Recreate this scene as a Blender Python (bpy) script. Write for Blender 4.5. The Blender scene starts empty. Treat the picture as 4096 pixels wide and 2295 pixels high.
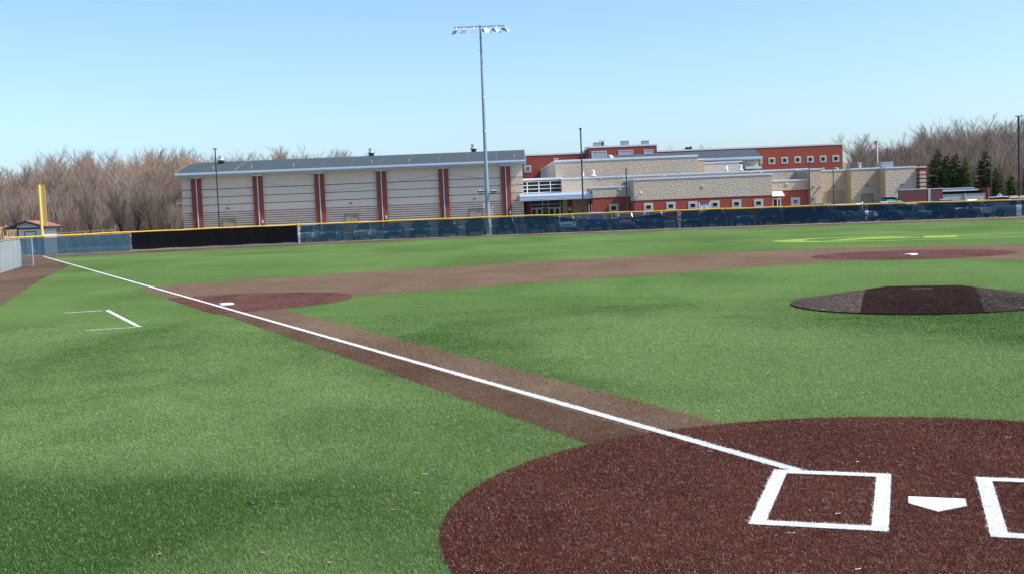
import bpy, bmesh, math, random
import numpy as np
from mathutils import Vector, Matrix
from mathutils.geometry import tessellate_polygon
random.seed(7)
S = bpy.context.scene
COL = S.collection
PI = math.pi

# ------------------------------------------------------------------ camera
PW, PH, FPX = 4096, 2295, 4517.677
CH = 2.47484
PITCH, ROLL, FYAW = 0.06828461, -0.04001739, -0.33648262
CAMF = (-0.20835727, -9.20549216)          # camera foot in field metres (home plate apex = 0,0)
_f = Vector((0, math.cos(PITCH), -math.sin(PITCH)))
_r0 = Vector((1, 0, 0)); _u0 = _r0.cross(_f)
_r = math.cos(ROLL)*_r0 + math.sin(ROLL)*_u0
_u = -math.sin(ROLL)*_r0 + math.cos(ROLL)*_u0
cam_d = bpy.data.cameras.new('camera'); cam = bpy.data.objects.new('camera', cam_d); COL.objects.link(cam)
cam_d.sensor_width = 36; cam_d.lens = FPX/PW*36; cam_d.clip_start = .1; cam_d.clip_end = 6000
cam.matrix_world = Matrix(((_r.x, _u.x, -_f.x, 0), (_r.y, _u.y, -_f.y, 0), (_r.z, _u.z, -_f.z, CH), (0, 0, 0, 1)))
S.camera = cam

def ray(px, py):
    return _f + _r*((px-PW/2)/FPX) - _u*((py-PH/2)/FPX)
def P(px, py, D):
    """site point seen at photo pixel px,py at distance D along the site's y axis"""
    d = ray(px, py); return Vector((0, 0, CH)) + d*(D/d.y)
def X(px, py, D): return P(px, py, D).x
def Z(px, py, D): return P(px, py, D).z
def G(px, py, z=0.0):
    d = ray(px, py); return Vector((0, 0, CH)) + d*((z-CH)/d.z)
_cy, _sy = math.cos(FYAW), math.sin(FYAW)
def FT(x, y):
    """field feet -> site metres"""
    a = x*.3048-CAMF[0]; b = y*.3048-CAMF[1]
    return Vector((a*_cy-b*_sy, a*_sy+b*_cy, 0))

# ------------------------------------------------------------------ mesh builder
class MB:
    def __init__(s): s.v = []; s.f = []; s.m = []
    def add(s, vs, fs, mi=0):
        o = len(s.v); s.v += [tuple(p) for p in vs]
        s.f += [tuple(i+o for i in q) for q in fs]; s.m += [mi]*len(fs); return s
    def box(s, x0, x1, y0, y1, z0, z1, mi=0):
        v = [(x, y, z) for z in (z0, z1) for y in (y0, y1) for x in (x0, x1)]
        return s.add(v, [(0, 2, 3, 1), (4, 5, 7, 6), (0, 1, 5, 4), (2, 6, 7, 3), (0, 4, 6, 2), (1, 3, 7, 5)], mi)
    def obox(s, M, sx, sy, sz, mi=0):
        v = [M @ Vector((x*sx/2, y*sy/2, z*sz/2)) for z in (-1, 1) for y in (-1, 1) for x in (-1, 1)]
        return s.add(v, [(0, 2, 3, 1), (4, 5, 7, 6), (0, 1, 5, 4), (2, 6, 7, 3), (0, 4, 6, 2), (1, 3, 7, 5)], mi)
    def tube(s, p0, p1, r0, r1=None, n=8, cap=True, mi=0):
        p0 = Vector(p0); p1 = Vector(p1); r1 = r0 if r1 is None else r1
        d = (p1-p0); d.normalize()
        a = d.cross(Vector((0, 0, 1)) if abs(d.z) < .9 else Vector((1, 0, 0))); a.normalize(); b = d.cross(a)
        vs = []
        for p, r in ((p0, r0), (p1, r1)):
            for k in range(n):
                t = 2*PI*k/n; vs.append(p+a*(r*math.cos(t))+b*(r*math.sin(t)))
        fs = [(k, (k+1) % n, n+(k+1) % n, n+k) for k in range(n)]
        if cap: fs += [tuple(range(n-1, -1, -1)), tuple(range(n, 2*n))]
        return s.add(vs, fs, mi)
    def path(s, pts, r, n=8, mi=0):
        for a, b in zip(pts[:-1], pts[1:]): s.tube(a, b, r, r, n, True, mi)
        return s
    def lathe(s, c, prof, n=16, mi=0):
        c = Vector(c); vs = []; fs = []
        for (r, z) in prof:
            for k in range(n):
                t = 2*PI*k/n; vs.append(c+Vector((r*math.cos(t), r*math.sin(t), z)))
        for i in range(len(prof)-1):
            for k in range(n): fs.append((i*n+k, i*n+(k+1) % n, (i+1)*n+(k+1) % n, (i+1)*n+k))
        fs.append(tuple(range(n-1, -1, -1))); fs.append(tuple(range((len(prof)-1)*n, len(prof)*n)))
        return s.add(vs, fs, mi)
    def prism(s, pts, axis, a, b, mi=0):
        """2-D outline extruded along axis: axis 'y' -> pts are (x,z); 'x' -> (y,z); 'z' -> (x,y)"""
        def mk(p, t): return {'y': (p[0], t, p[1]), 'x': (t, p[0], p[1]), 'z': (p[0], p[1], t)}[axis]
        n = len(pts); vs = [mk(p, a) for p in pts]+[mk(p, b) for p in pts]
        tri = tessellate_polygon([[Vector((p[0], p[1], 0)) for p in pts]])
        fs = [t for t in tri]+[tuple(i+n for i in reversed(t)) for t in tri]+[(k, (k+1) % n, n+(k+1) % n, n+k) for k in range(n)]
        return s.add(vs, fs, mi)
    def sheet(s, pts, z, mi=0):
        vs = [(p[0], p[1], z) for p in pts]
        tri = tessellate_polygon([[Vector(v) for v in vs]])
        fs = []
        for t in tri:
            a, b, c = (Vector(vs[i]) for i in t)
            fs.append(t if (b-a).cross(c-a).z > 0 else (t[0], t[2], t[1]))
        return s.add(vs, fs, mi)
    def frame(s, x0, x1, z0, z1, w, y0, y1, mi=0, wb=None):
        wb = w if wb is None else wb
        s.box(x0, x0+w, y0, y1, z0, z1, mi); s.box(x1-w, x1, y0, y1, z0, z1, mi)
        s.box(x0+w, x1-w, y0, y1, z1-w, z1, mi); s.box(x0+w, x1-w, y0, y1, z0, z0+wb, mi); return s
    def build(s, name, mats, parent=None, smooth=False, fix=True):
        me = bpy.data.meshes.new(name)
        off = Vector(parent.get('_o', (0, 0, 0))) if parent is not None else Vector((0, 0, 0))
        me.from_pydata([tuple(Vector(v)-off) for v in s.v], [], s.f)
        if not isinstance(mats, (list, tuple)): mats = [mats]
        for m in mats: me.materials.append(m)
        if len(mats) > 1: me.polygons.foreach_set('material_index', s.m)
        if fix:
            bm = bmesh.new(); bm.from_mesh(me); bmesh.ops.recalc_face_normals(bm, faces=bm.faces)
            if smooth:
                for e in bm.edges:
                    if len(e.link_faces) == 2 and e.calc_face_angle(0) > .75: e.smooth = False
            bm.to_mesh(me); bm.free()
        if smooth: me.polygons.foreach_set('use_smooth', [True]*len(me.polygons))
        o = bpy.data.objects.new(name, me); COL.objects.link(o)
        if parent is not None: o.parent = parent; o['_o'] = tuple(off)
        return o
def tag(o, label, cat, group=None):
    o['label'] = label; o['category'] = cat
    if group: o['group'] = group
    return o
def thing(name, label, cat, loc=(0, 0, 0), rz=0, group=None, local=False):
    o = bpy.data.objects.new(name, None); COL.objects.link(o); o.empty_display_size = .3
    o.location = loc; o.rotation_euler = (0, 0, rz); o['_o'] = (0, 0, 0) if local else tuple(loc)
    return tag(o, label, cat, group)
def struct(o, kind='structure'): o['kind'] = kind; return o
def dup(root, loc, rz, label=None, mats=None, sc=1.0):
    r = root.copy(); COL.objects.link(r); r.location = loc; r.rotation_euler = (0, 0, rz); r.scale = (sc,)*3
    if label: r['label'] = label
    for ch in list(root.children):
        c = ch.copy(); COL.objects.link(c); c.parent = r
        if mats and ch.name.split('.')[0] in mats:
            c.material_slots[0].link = 'OBJECT'; c.material_slots[0].material = mats[ch.name.split('.')[0]]
        for g in list(ch.children):
            d = g.copy(); COL.objects.link(d); d.parent = c
    return r
def text_mesh(name, txt, size, mat, parent, loc, depth=.01, rx=PI/2, align='CENTER'):
    cu = bpy.data.curves.new('letters', 'FONT'); cu.body = txt; cu.size = size; cu.extrude = depth; cu.align_x = align; cu.align_y = 'CENTER'
    t = bpy.data.objects.new('letters', cu); COL.objects.link(t)
    bpy.context.view_layer.update()
    me = bpy.data.meshes.new_from_object(t.evaluated_get(bpy.context.evaluated_depsgraph_get()))
    bpy.data.objects.remove(t); bpy.data.curves.remove(cu)
    me.materials.clear(); me.materials.append(mat)
    o = bpy.data.objects.new(name, me); COL.objects.link(o)
    M = Matrix.Rotation(rx, 4, 'X')
    off = Vector(parent['_o'])
    me.transform(Matrix.Translation(Vector(loc)-off) @ M)
    o.parent = parent; o['_o'] = tuple(off)
    return o

# ------------------------------------------------------------------ materials
def newmat(name):
    m = bpy.data.materials.new(name); m.use_nodes = True
    nt = m.node_tree; nt.nodes.clear()
    out = nt.nodes.new('ShaderNodeOutputMaterial'); return m, nt, out
def N(nt, t, **kw):
    n = nt.nodes.new(t)
    for k, v in kw.items():
        if k.startswith('i_'):
            key = k[2:].replace('_', ' ')
            n.inputs[key].default_value = v
        else: setattr(n, k, v)
    return n
def L(nt, a, b): nt.links.new(a, b)
def mix(nt, fac, a, b, blend='MIX'):
    n = nt.nodes.new('ShaderNodeMix'); n.data_type = 'RGBA'; n.blend_type = blend
    for sock, v in ((n.inputs[0], fac), (n.inputs[6], a), (n.inputs[7], b)):
        if isinstance(v, (int, float)): sock.default_value = v
        elif isinstance(v, (tuple, list)): sock.default_value = tuple(v) if len(v) == 4 else (*v, 1)
        else: L(nt, v, sock)
    return n.outputs[2]
def math_n(nt, op, a, b=None, c=None):
    n = nt.nodes.new('ShaderNodeMath'); n.operation = op
    for i, v in enumerate((a, b, c)):
        if v is None: continue
        if isinstance(v, (int, float)): n.inputs[i].default_value = v
        else: L(nt, v, n.inputs[i])
    return n.outputs[0]
def ramp(nt, src, stops):
    n = nt.nodes.new('ShaderNodeValToRGB'); e = n.color_ramp.elements
    while len(e) < len(stops): e.new(.5)
    for i, (p, c) in enumerate(stops):
        e[i].position = p; e[i].color = (c, c, c, 1) if isinstance(c, (int, float)) else (*c, 1)
    L(nt, src, n.inputs[0]); return n.outputs[0]
def noise(nt, vec, scale, detail=4, rough=.55, dist=0):
    n = N(nt, 'ShaderNodeTexNoise'); n.inputs['Scale'].default_value = scale; n.inputs['Detail'].default_value = detail
    n.inputs['Roughness'].default_value = rough; n.inputs['Distortion'].default_value = dist
    L(nt, vec, n.inputs['Vector']); return n.outputs['Fac']
def obj_co(nt): return nt.nodes.new('ShaderNodeNewGeometry').outputs['Position']
def mapping(nt, vec, sc=(1, 1, 1), rot=(0, 0, 0), loc=(0, 0, 0)):
    n = nt.nodes.new('ShaderNodeMapping'); n.inputs['Scale'].default_value = sc; n.inputs['Rotation'].default_value = rot; n.inputs['Location'].default_value = loc
    L(nt, vec, n.inputs['Vector']); return n.outputs[0]
def bsdf(nt, out, color, rough=.6, spec=.5, metal=0, normal=None):
    b = nt.nodes.new('ShaderNodeBsdfPrincipled')
    b.inputs['Roughness'].default_value = rough if isinstance(rough, (int, float)) else .5
    if not isinstance(rough, (int, float)): L(nt, rough, b.inputs['Roughness'])
    b.inputs['Metallic'].default_value = metal; b.inputs['Specular IOR Level'].default_value = spec
    if isinstance(color, (tuple, list)): b.inputs['Base Color'].default_value = (*color[:3], 1)
    else: L(nt, color, b.inputs['Base Color'])
    if normal is not None: L(nt, normal, b.inputs['Normal'])
    if out is not None: L(nt, b.outputs[0], out.inputs['Surface'])
    return b
def bump(nt, h, dist=.02, st=1.0):
    n = nt.nodes.new('ShaderNodeBump'); n.inputs['Strength'].default_value = st; n.inputs['Distance'].default_value = dist
    L(nt, h, n.inputs['Height']); return n.outputs[0]
def plain(name, c, rough=.5, spec=.5, metal=0, var=.12, vs=3.0, coat=0):
    m, nt, out = newmat(name)
    v = noise(nt, obj_co(nt), vs, 5)
    col = mix(nt, v, tuple(x*(1-var) for x in c), tuple(min(1, x*(1+var)) for x in c))
    b = bsdf(nt, out, col, rough, spec, metal)
    if coat: b.inputs['Coat Weight'].default_value = coat; b.inputs['Coat Roughness'].default_value = .05
    return m
def masonry(name, c1, c2, mortar, bw, bh, ms=.012, bumpd=.006, rough=.85, var=.15):
    m, nt, out = newmat(name)
    pos = obj_co(nt)
    sep = N(nt, 'ShaderNodeSeparateXYZ'); L(nt, pos, sep.inputs[0])
    xy = math_n(nt, 'ADD', sep.outputs[0], sep.outputs[1])
    cb = N(nt, 'ShaderNodeCombineXYZ'); L(nt, xy, cb.inputs[0]); L(nt, sep.outputs[2], cb.inputs[1])
    br = N(nt, 'ShaderNodeTexBrick'); L(nt, cb.outputs[0], br.inputs['Vector'])
    br.inputs['Color1'].default_value = (*c1, 1); br.inputs['Color2'].default_value = (*c2, 1); br.inputs['Mortar'].default_value = (*mortar, 1)
    br.inputs['Scale'].default_value = 1; br.inputs['Mortar Size'].default_value = ms; br.inputs['Brick Width'].default_value = bw; br.inputs['Row Height'].default_value = bh
    br.inputs['Bias'].default_value = 0
    v = noise(nt, pos, .35, 6, .6); v2 = noise(nt, mapping(nt, pos, (1.5, 1.5, .25)), 1.2, 4)
    col = mix(nt, math_n(nt, 'MULTIPLY', v, .8), br.outputs[0], tuple(x*(1-var*2.2) for x in c1))
    col = mix(nt, math_n(nt, 'MULTIPLY', ramp(nt, v2, [(.45, 0), (.75, 1)]), .25), col, tuple(x*(1+var) for x in c2))
    h = math_n(nt, 'SUBTRACT', noise(nt, pos, 30, 3), math_n(nt, 'MULTIPLY', br.outputs['Fac'], 1.5))
    bsdf(nt, out, col, rough, .25, 0, bump(nt, h, bumpd)); return m
def splitface(name, c):
    """rough split-face block: courses with chipped, faceted faces"""
    m, nt, out = newmat(name); pos = obj_co(nt)
    v = N(nt, 'ShaderNodeTexVoronoi'); v.feature = 'F1'; v.inputs['Scale'].default_value = 4.6
    L(nt, mapping(nt, pos, (1.0, 1.0, 1.25)), v.inputs['Vector'])
    n1 = noise(nt, pos, 5.0, 6, .72, .2)
    h = math_n(nt, 'ADD', math_n(nt, 'MULTIPLY', v.outputs['Distance'], .5), n1)
    sep = N(nt, 'ShaderNodeSeparateXYZ'); L(nt, pos, sep.inputs[0])
    cb = N(nt, 'ShaderNodeCombineXYZ'); L(nt, math_n(nt, 'ADD', sep.outputs[0], sep.outputs[1]), cb.inputs[0]); L(nt, sep.outputs[2], cb.inputs[1])
    br = N(nt, 'ShaderNodeTexBrick'); L(nt, cb.outputs[0], br.inputs['Vector']); br.inputs['Scale'].default_value = 1
    br.inputs['Brick Width'].default_value = .41; br.inputs['Row Height'].default_value = .2032; br.inputs['Mortar Size'].default_value = .012
    br.inputs['Color1'].default_value = (*c, 1); br.inputs['Color2'].default_value = (*(x*.88 for x in c), 1); br.inputs['Mortar'].default_value = (*(x*.8 for x in c), 1)
    lo = noise(nt, pos, .25, 4)
    col = mix(nt, ramp(nt, lo, [(.35, 0), (.7, .45)]), br.outputs[0], tuple(x*.8 for x in c))
    bsdf(nt, out, col, .95, .15, 0, bump(nt, h, SPLIT_BUMP)); return m
SPLIT_BUMP = .095

NAP_SHEEN = [((-5, 13.2, 0), (10, 3.6, 50), .10), ((-5.5, 8.3, 0), (7.5, 3.0, 50), -.21), ((-9, 10.5, 0), (4.5, 2.6, 50), -.12), ((8, 17, 0), (12, 6, 50), .05), ((-2.2, 7.8, 0), (1.6, 2.2, 50), .16)]  # sheen of the brushed pile, painted as pale and dark patches of turf colour
def paint_sheen(nt, pos, pm):
    for c, r, a in NAP_SHEEN:
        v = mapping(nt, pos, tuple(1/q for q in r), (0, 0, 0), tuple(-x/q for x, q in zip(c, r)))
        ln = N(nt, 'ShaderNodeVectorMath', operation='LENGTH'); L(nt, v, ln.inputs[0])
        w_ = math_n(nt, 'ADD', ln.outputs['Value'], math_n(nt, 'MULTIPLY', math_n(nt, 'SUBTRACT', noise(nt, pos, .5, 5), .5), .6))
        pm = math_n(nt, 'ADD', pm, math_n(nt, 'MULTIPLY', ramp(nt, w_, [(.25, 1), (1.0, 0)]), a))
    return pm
def turf(name, ca, cb, fleck, fl_amt, patch=1.0, big=.12, seam=False):
    """knit turf: painted sparkle flecks over slow tone patches, plus painted sheen if seam"""
    m, nt, out = newmat(name); pos = obj_co(nt)
    p1 = noise(nt, mapping(nt, pos, (1.0, .5, 1), (0, 0, .3), (9, 11, 0)), big*1.25, 3, .5, .6)
    p2 = noise(nt, mapping(nt, pos, (.8, .6, 1), (0, 0, .35)), .8, 5, .65, .5)
    p3 = noise(nt, mapping(nt, pos, (.7, .8, 1), (0, 0, -.1)), 5, 4, .7)
    pm = math_n(nt, 'ADD', math_n(nt, 'MULTIPLY', p1, .62), math_n(nt, 'ADD', math_n(nt, 'MULTIPLY', p2, .24), math_n(nt, 'MULTIPLY', p3, .16)))
    if seam: pm = paint_sheen(nt, pos, pm)  # pile sheen goes into the colour mix here
    col = mix(nt, ramp(nt, pm, [(.5-.085*patch, 0), (.5+.085*patch, 1)]), ca, cb)
    fib = noise(nt, mapping(nt, pos, (1, 1, 1)), 95, 2, .7)
    col = mix(nt, ramp(nt, fib, [(.3, .55), (.5, 0)]), col, tuple(x*.35 for x in ca))
    fl = noise(nt, pos, 70, 1, .5)
    col = mix(nt, ramp(nt, fl, [(.60, 0), (.70, fl_amt)]), col, fleck)  # on turf, pale specks paint in the glint of single fibres
    fl2 = noise(nt, pos, 11, 2, .6)
    col = mix(nt, ramp(nt, fl2, [(.60, 0), (.70, fl_amt*.8)]), col, fleck)
    fl3 = noise(nt, mapping(nt, pos, (1, 1, 1), (0, 0, 0), (5, 9, 2)), 5.5, 4, .7)
    col = mix(nt, ramp(nt, fl3, [(.36, .45), (.47, 0)]), col, tuple(x*.55 for x in ca))
    if seam:
        sp = N(nt, 'ShaderNodeSeparateXYZ'); L(nt, mapping(nt, pos, (1, 1, 1), (0, 0, .55)), sp.inputs[0])
        wob = math_n(nt, 'MULTIPLY', noise(nt, pos, 1.5, 2), .05)
        fr = math_n(nt, 'FRACT', math_n(nt, 'DIVIDE', math_n(nt, 'ADD', sp.outputs[1], wob), 4.57))
        roll = math_n(nt, 'FRACT', math_n(nt, 'DIVIDE', math_n(nt, 'ADD', sp.outputs[1], wob), 9.14))
        col = mix(nt, math_n(nt, 'MULTIPLY', math_n(nt, 'GREATER_THAN', roll, .5), .10), col, tuple(x*.6 for x in ca))
        col = mix(nt, math_n(nt, 'MULTIPLY', math_n(nt, 'LESS_THAN', fr, .006), .5), col, tuple(x*.4 for x in ca))
    nb = bump(nt, math_n(nt, 'ADD', fib, math_n(nt, 'MULTIPLY', p3, .5)), .02, .8)
    b = bsdf(nt, out, col, .9, .025, 0, nb); return m
def fibre(name, ca, cb, pale, rough=.5, spec=.12, big=.12, patch=1.0, brushed=False):
    m, nt, out = newmat(name)
    g = nt.nodes.new('ShaderNodeNewGeometry'); pos = g.outputs['Position']
    p1 = noise(nt, mapping(nt, pos, (1.0, .5, 1), (0, 0, .3), (9, 11, 0)), big*1.25, 3, .5, .6)
    p2 = noise(nt, mapping(nt, pos, (.8, .6, 1), (0, 0, .35)), .8, 5, .65, .5)
    pm = math_n(nt, 'ADD', math_n(nt, 'MULTIPLY', p1, .7), math_n(nt, 'MULTIPLY', p2, .3))
    if brushed: pm = paint_sheen(nt, pos, pm)
    col = mix(nt, ramp(nt, pm, [(.5-.085*patch, 0), (.5+.085*patch, 1)]), ca, cb)
    col = mix(nt, ramp(nt, g.outputs['Random Per Island'], [(.0, .0), (.55, .0), (.92, .25), (.965, 1.0)]), col, pale)  # the few palest blades are sun sparkles painted as colour
    col = mix(nt, ramp(nt, g.outputs['Random Per Island'], [(.0, .55), (.25, .0)]), col, tuple(x*.3 for x in ca))
    b = bsdf(nt, None, col, rough, spec)
    tr = nt.nodes.new('ShaderNodeBsdfTranslucent'); L(nt, col, tr.inputs['Color'])
    ms = nt.nodes.new('ShaderNodeMixShader'); ms.inputs[0].default_value = .25
    L(nt, b.outputs[0], ms.inputs[1]); L(nt, tr.outputs[0], ms.inputs[2]); L(nt, ms.outputs[0], out.inputs['Surface'])
    return m

GREEN_A, GREEN_B = (.056, .116, .016), (.120, .196, .049)
M = {}
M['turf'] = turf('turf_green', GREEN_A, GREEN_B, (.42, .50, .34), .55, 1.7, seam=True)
M['brown'] = turf('turf_brown', (.135, .082, .047), (.172, .115, .072), (.45, .38, .32), .4, 1.4, .3)
M['path_dark'] = turf('turf_brown_dark', (.090, .050, .029), (.135, .084, .053), (.38, .32, .28), .35, .9, .4)  # pile laid the other way, its duller sheen painted as darker brown
M['f_browndark'] = fibre('fibre_brown_dark', (.120, .058, .029), (.185, .102, .058), (.32, .23, .17), .5, .12, .4)
M['track'] = turf('turf_track', (.092, .053, .033), (.138, .089, .060), (.36, .32, .29), .3, .9, .2)
M['red'] = turf('turf_red', (.066, .018, .010), (.100, .034, .022), (.5, .4, .38), .35, .9, .5)
M['redpale'] = turf('turf_red_worn', (.074, .020, .012), (.112, .038, .025), (.6, .5, .47), .5, .9, .5)
M['white_turf'] = turf('turf_white', (.74, .74, .75), (.86, .86, .86), (.9, .9, .9), .3, 1, 2)
M['lime'] = turf('turf_lime', (.21, .34, .05), (.29, .40, .08), (.7, .8, .4), .3, 1, 1)
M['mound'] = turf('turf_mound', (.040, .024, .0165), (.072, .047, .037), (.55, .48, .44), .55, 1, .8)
M['mound_far'] = turf('turf_mound_right', (.018, .010, .0075), (.040, .026, .021), (.5, .45, .42), .4, 1, .8)  # darker brown turf of the right slope
M['moundmid'] = turf('turf_mound_worn', (.014, .0045, .0026), (.027, .0115, .0075), (.4, .31, .27), .15, 1, .8)
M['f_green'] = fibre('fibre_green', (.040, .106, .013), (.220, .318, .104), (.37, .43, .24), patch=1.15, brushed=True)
M['f_red'] = fibre('fibre_red', (.080, .0138, .0052), (.120, .0295, .0135), (.46, .31, .25), .5, .15, .45, 1.0)
M['f_brown'] = fibre('fibre_brown', (.195, .120, .070), (.295, .205, .135), (.42, .34, .27), .5, .15, .3)
M['f_white'] = fibre('fibre_white', (.78, .78, .78), (.86, .86, .86), (.9, .9, .9), .45, .4)
M['rubber'] = plain('white_rubber', (.80, .81, .82), .45, .4, 0, .05)
M['rubber_dirty'] = plain('dirty_rubber', (.15, .135, .125), .7, .2, 0, .25, 9)
M['rubber_side'] = plain('dark_rubber', (.05, .05, .05), .6)
M['asphalt'] = turf('asphalt', (.075, .075, .075), (.11, .11, .108), (.16, .16, .16), .4, 1, .1)
M['concrete'] = plain('concrete', (.42, .40, .37), .85, .2, 0, .2, 1.2)
M['gravel'] = turf('gravel', (.36, .33, .28), (.50, .47, .41), (.7, .67, .6), .5, 1, .4)
M['drygrass'] = turf('dry_grass', (.14, .14, .055), (.24, .21, .10), (.40, .35, .20), .4, 1, .05)
M['brushfloor'] = turf('leaf_litter', (.11, .075, .048), (.19, .14, .09), (.3, .24, .16), .4, 1, .08)
M['brick'] = masonry('red_brick', (.39, .072, .044), (.33, .057, .037), (.30, .19, .16), .203, .068, .008, .004)
M['brick_pier'] = masonry('pier_brick', (.30, .060, .041), (.255, .048, .034), (.26, .15, .12), .203, .068, .008, .004)
M['brick_old'] = masonry('maroon_brick', (.17, .058, .050), (.14, .048, .042), (.24, .15, .13), .203, .068, .008, .004)
M['block'] = masonry('ground_face_block', (.71, .62, .52), (.69, .60, .50), (.56, .49, .41), .41, .2032, .014, .01, .8, .07)
M['darkblock'] = masonry('dark_grey_block', (.13, .135, .145), (.11, .115, .125), (.09, .09, .095), .41, .2032, .014, .01, .8, .07)
M['cream'] = masonry('cream_block', (.58, .53, .43), (.56, .51, .41), (.45, .41, .33), .41, .2032, .014, .008, .8, .07)
M['tanblock'] = masonry('tan_smooth_block_bounce', (.60, .46, .27), (.57, .43, .25), (.30, .25, .18), .41, .2032, .014, .008, .8, .07)  # tone raised for the bounce light painted on the returns
M['split'] = splitface('split_face_block', (.62, .51, .385))
M['splittan'] = splitface('split_face_tan', (.60, .475, .33))
M['band'] = plain('brick_band', (.13, .028, .024), .85, .2, 0, .2, 2)
M['steelroof'] = plain('roof_membrane', (.066, .083, .093), .85, .08, 0, .15, .6)
M['deck'] = plain('flat_roof_gravel', (.13, .13, .13), .9, .1, 0, .25, 1)
M['seam'] = plain('roof_seam', (.17, .18, .185), .8)
M['fascia'] = plain('white_metal', (.52, .60, .70), .35, .5, .0, .06, 1)
M['coping'] = plain('coping_metal', (.66, .70, .74), .35, .5, .1, .05)
M['alum'] = plain('aluminium', (.62, .65, .68), .35, .5, .55, .08)
M['lamp_body'] = plain('lamp_body_grey', (.36, .41, .45), .5, .3, 0, .06)
M['galv'] = plain('galvanised_steel', (.40, .44, .47), .42, .5, .45, .15, 4)
M['poleblue'] = plain('weathered_pole', (.26, .33, .37), .45, .4, .25, .15, 2)
M['grey_dark'] = plain('dark_metal', (.05, .055, .06), .5)
M['black'] = plain('black_paint', (.018, .018, .020), .4)
M['bronze'] = plain('bronze_paint', (.03, .03, .028), .45)
M['dooer'] = plain('tan_door_paint', (.34, .25, .17), .5, .4, 0, .07)
M['letter'] = plain('black_letter', (.012, .012, .012), .5)
M['whitep'] = plain('white_paint', (.78, .79, .80), .45, .4, 0, .05)
M['framew'] = plain('window_frame_grey', (.58, .64, .70), .4, .5, .1, .05)
M['yellow'] = plain('yellow_cap', (.90, .50, .010), .38, .5, 0, .08, .8)
M['yellowp'] = plain('yellow_pole_paint', (.82, .57, .15), .4, .5, 0, .06)
M['navy'] = plain('navy_trim', (.018, .022, .075), .5, .4, 0, .1)
M['bluep'] = plain('royal_blue_panel', (.06, .10, .38), .45)
M['siding'] = plain('grey_siding', (.60, .565, .52), .7, .3, 0, .05, 3)
M['shingle'] = turf('rust_shingles', (.29, .125, .07), (.38, .185, .11), (.4, .22, .15), .4, 1, 1)
M['teal'] = plain('teal_paint', (.01, .22, .19), .45)
M['lamp_lens'] = plain('lamp_lens', (.75, .78, .80), .2, .6, 0, .03)
M['bark'] = plain('bark_grey', (.17, .14, .12), .9, .15, 0, .35, 2.5)
M['bark_dark'] = plain('bark_dark', (.055, .045, .038), .9, .1, 0, .35, 2.5)
M['birch'] = plain('bark_pale', (.50, .46, .42), .85, .2, 0, .25, 2.5)
def twigmat(n, a, b):
    m, nt, out = newmat(n); g = nt.nodes.new('ShaderNodeNewGeometry')
    oi = nt.nodes.new('ShaderNodeObjectInfo')
    f = math_n(nt, 'ADD', math_n(nt, 'MULTIPLY', noise(nt, g.outputs['Position'], .35, 3), .6), math_n(nt, 'MULTIPLY', oi.outputs['Random'], .4))
    bsdf(nt, out, mix(nt, ramp(nt, f, [(.25, 0), (.75, 1)]), a, b), .85, .15); return m
M['twig_grey'] = twigmat('twigs_grey', (.235, .185, .148), (.35, .28, .225))
M['twig_red'] = twigmat('twigs_red', (.265, .165, .130), (.38, .26, .205))
M['twig_tan'] = twigmat('twigs_tan', (.32, .225, .12), (.44, .32, .18))
M['twig_brown'] = twigmat('twigs_brown', (.18, .134, .102), (.275, .212, .165))
M['needles'] = twigmat('needles', (.016, .040, .012), (.10, .13, .034))
M['bush'] = twigmat('bush_leaves', (.03, .05, .02), (.07, .085, .03))
M['weed'] = twigmat('dry_weeds', (.30, .215, .12), (.46, .35, .20))
def glass(name, c=(.012, .014, .018), rough=.06):
    m, nt, out = newmat(name)
    col = mix(nt, noise(nt, obj_co(nt), .6, 3), c, tuple(x*1.9 for x in c)); bsdf(nt, out, col, rough, .25); return m
M['glass'] = glass('dark_glass'); M['glassb'] = glass('sky_glass', (.08, .11, .15), .1); M['glasst'] = glass('lobby_glass', (.030, .030, .026), .1)
def louver(name, a, b, per):
    m, nt, out = newmat(name); sep = N(nt, 'ShaderNodeSeparateXYZ'); L(nt, obj_co(nt), sep.inputs[0])
    fr = math_n(nt, 'FRACT', math_n(nt, 'DIVIDE', sep.outputs[2], per))
    bsdf(nt, out, mix(nt, ramp(nt, fr, [(.42, 0), (.5, 1)]), a, b), .5); return m
M['louver'] = louver('louver_slats', (.10, .12, .14), (.62, .66, .70), .16)
M['acgrill'] = louver('unit_grille', (.30, .34, .36), (.46, .50, .52), .12)
def screen(name, c, a, tint):
    m, nt, out = newmat(name)
    pos = obj_co(nt)
    v = noise(nt, mapping(nt, pos, (1, 1, .5)), 1.1, 4)
    d = bsdf(nt, None, mix(nt, v, c, tuple(x*1.5 for x in c)), .7, .25)
    t = nt.nodes.new('ShaderNodeBsdfTransparent'); t.inputs[0].default_value = (*tint, 1)
    ms = nt.nodes.new('ShaderNodeMixShader'); ms.inputs[0].default_value = a
    L(nt, t.outputs[0], ms.inputs[1]); L(nt, d.outputs[0], ms.inputs[2]); L(nt, ms.outputs[0], out.inputs['Surface']); return m
M['screen'] = screen('blue_windscreen', (.009, .036, .060), .73, (.46, .60, .68))
M['screen_worn'] = screen('blue_windscreen_worn', (.012, .042, .062), .64, (.50, .64, .70))
M['screenl'] = screen('blue_windscreen_thin', (.019, .060, .095), .80, (.60, .70, .76))
M['screenk'] = plain('black_windscreen', (.007, .0075, .009), .9, .05, 0, .3, .8)
M['screen_hem'] = plain('windscreen_hem', (.008, .014, .026), .7)
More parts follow.
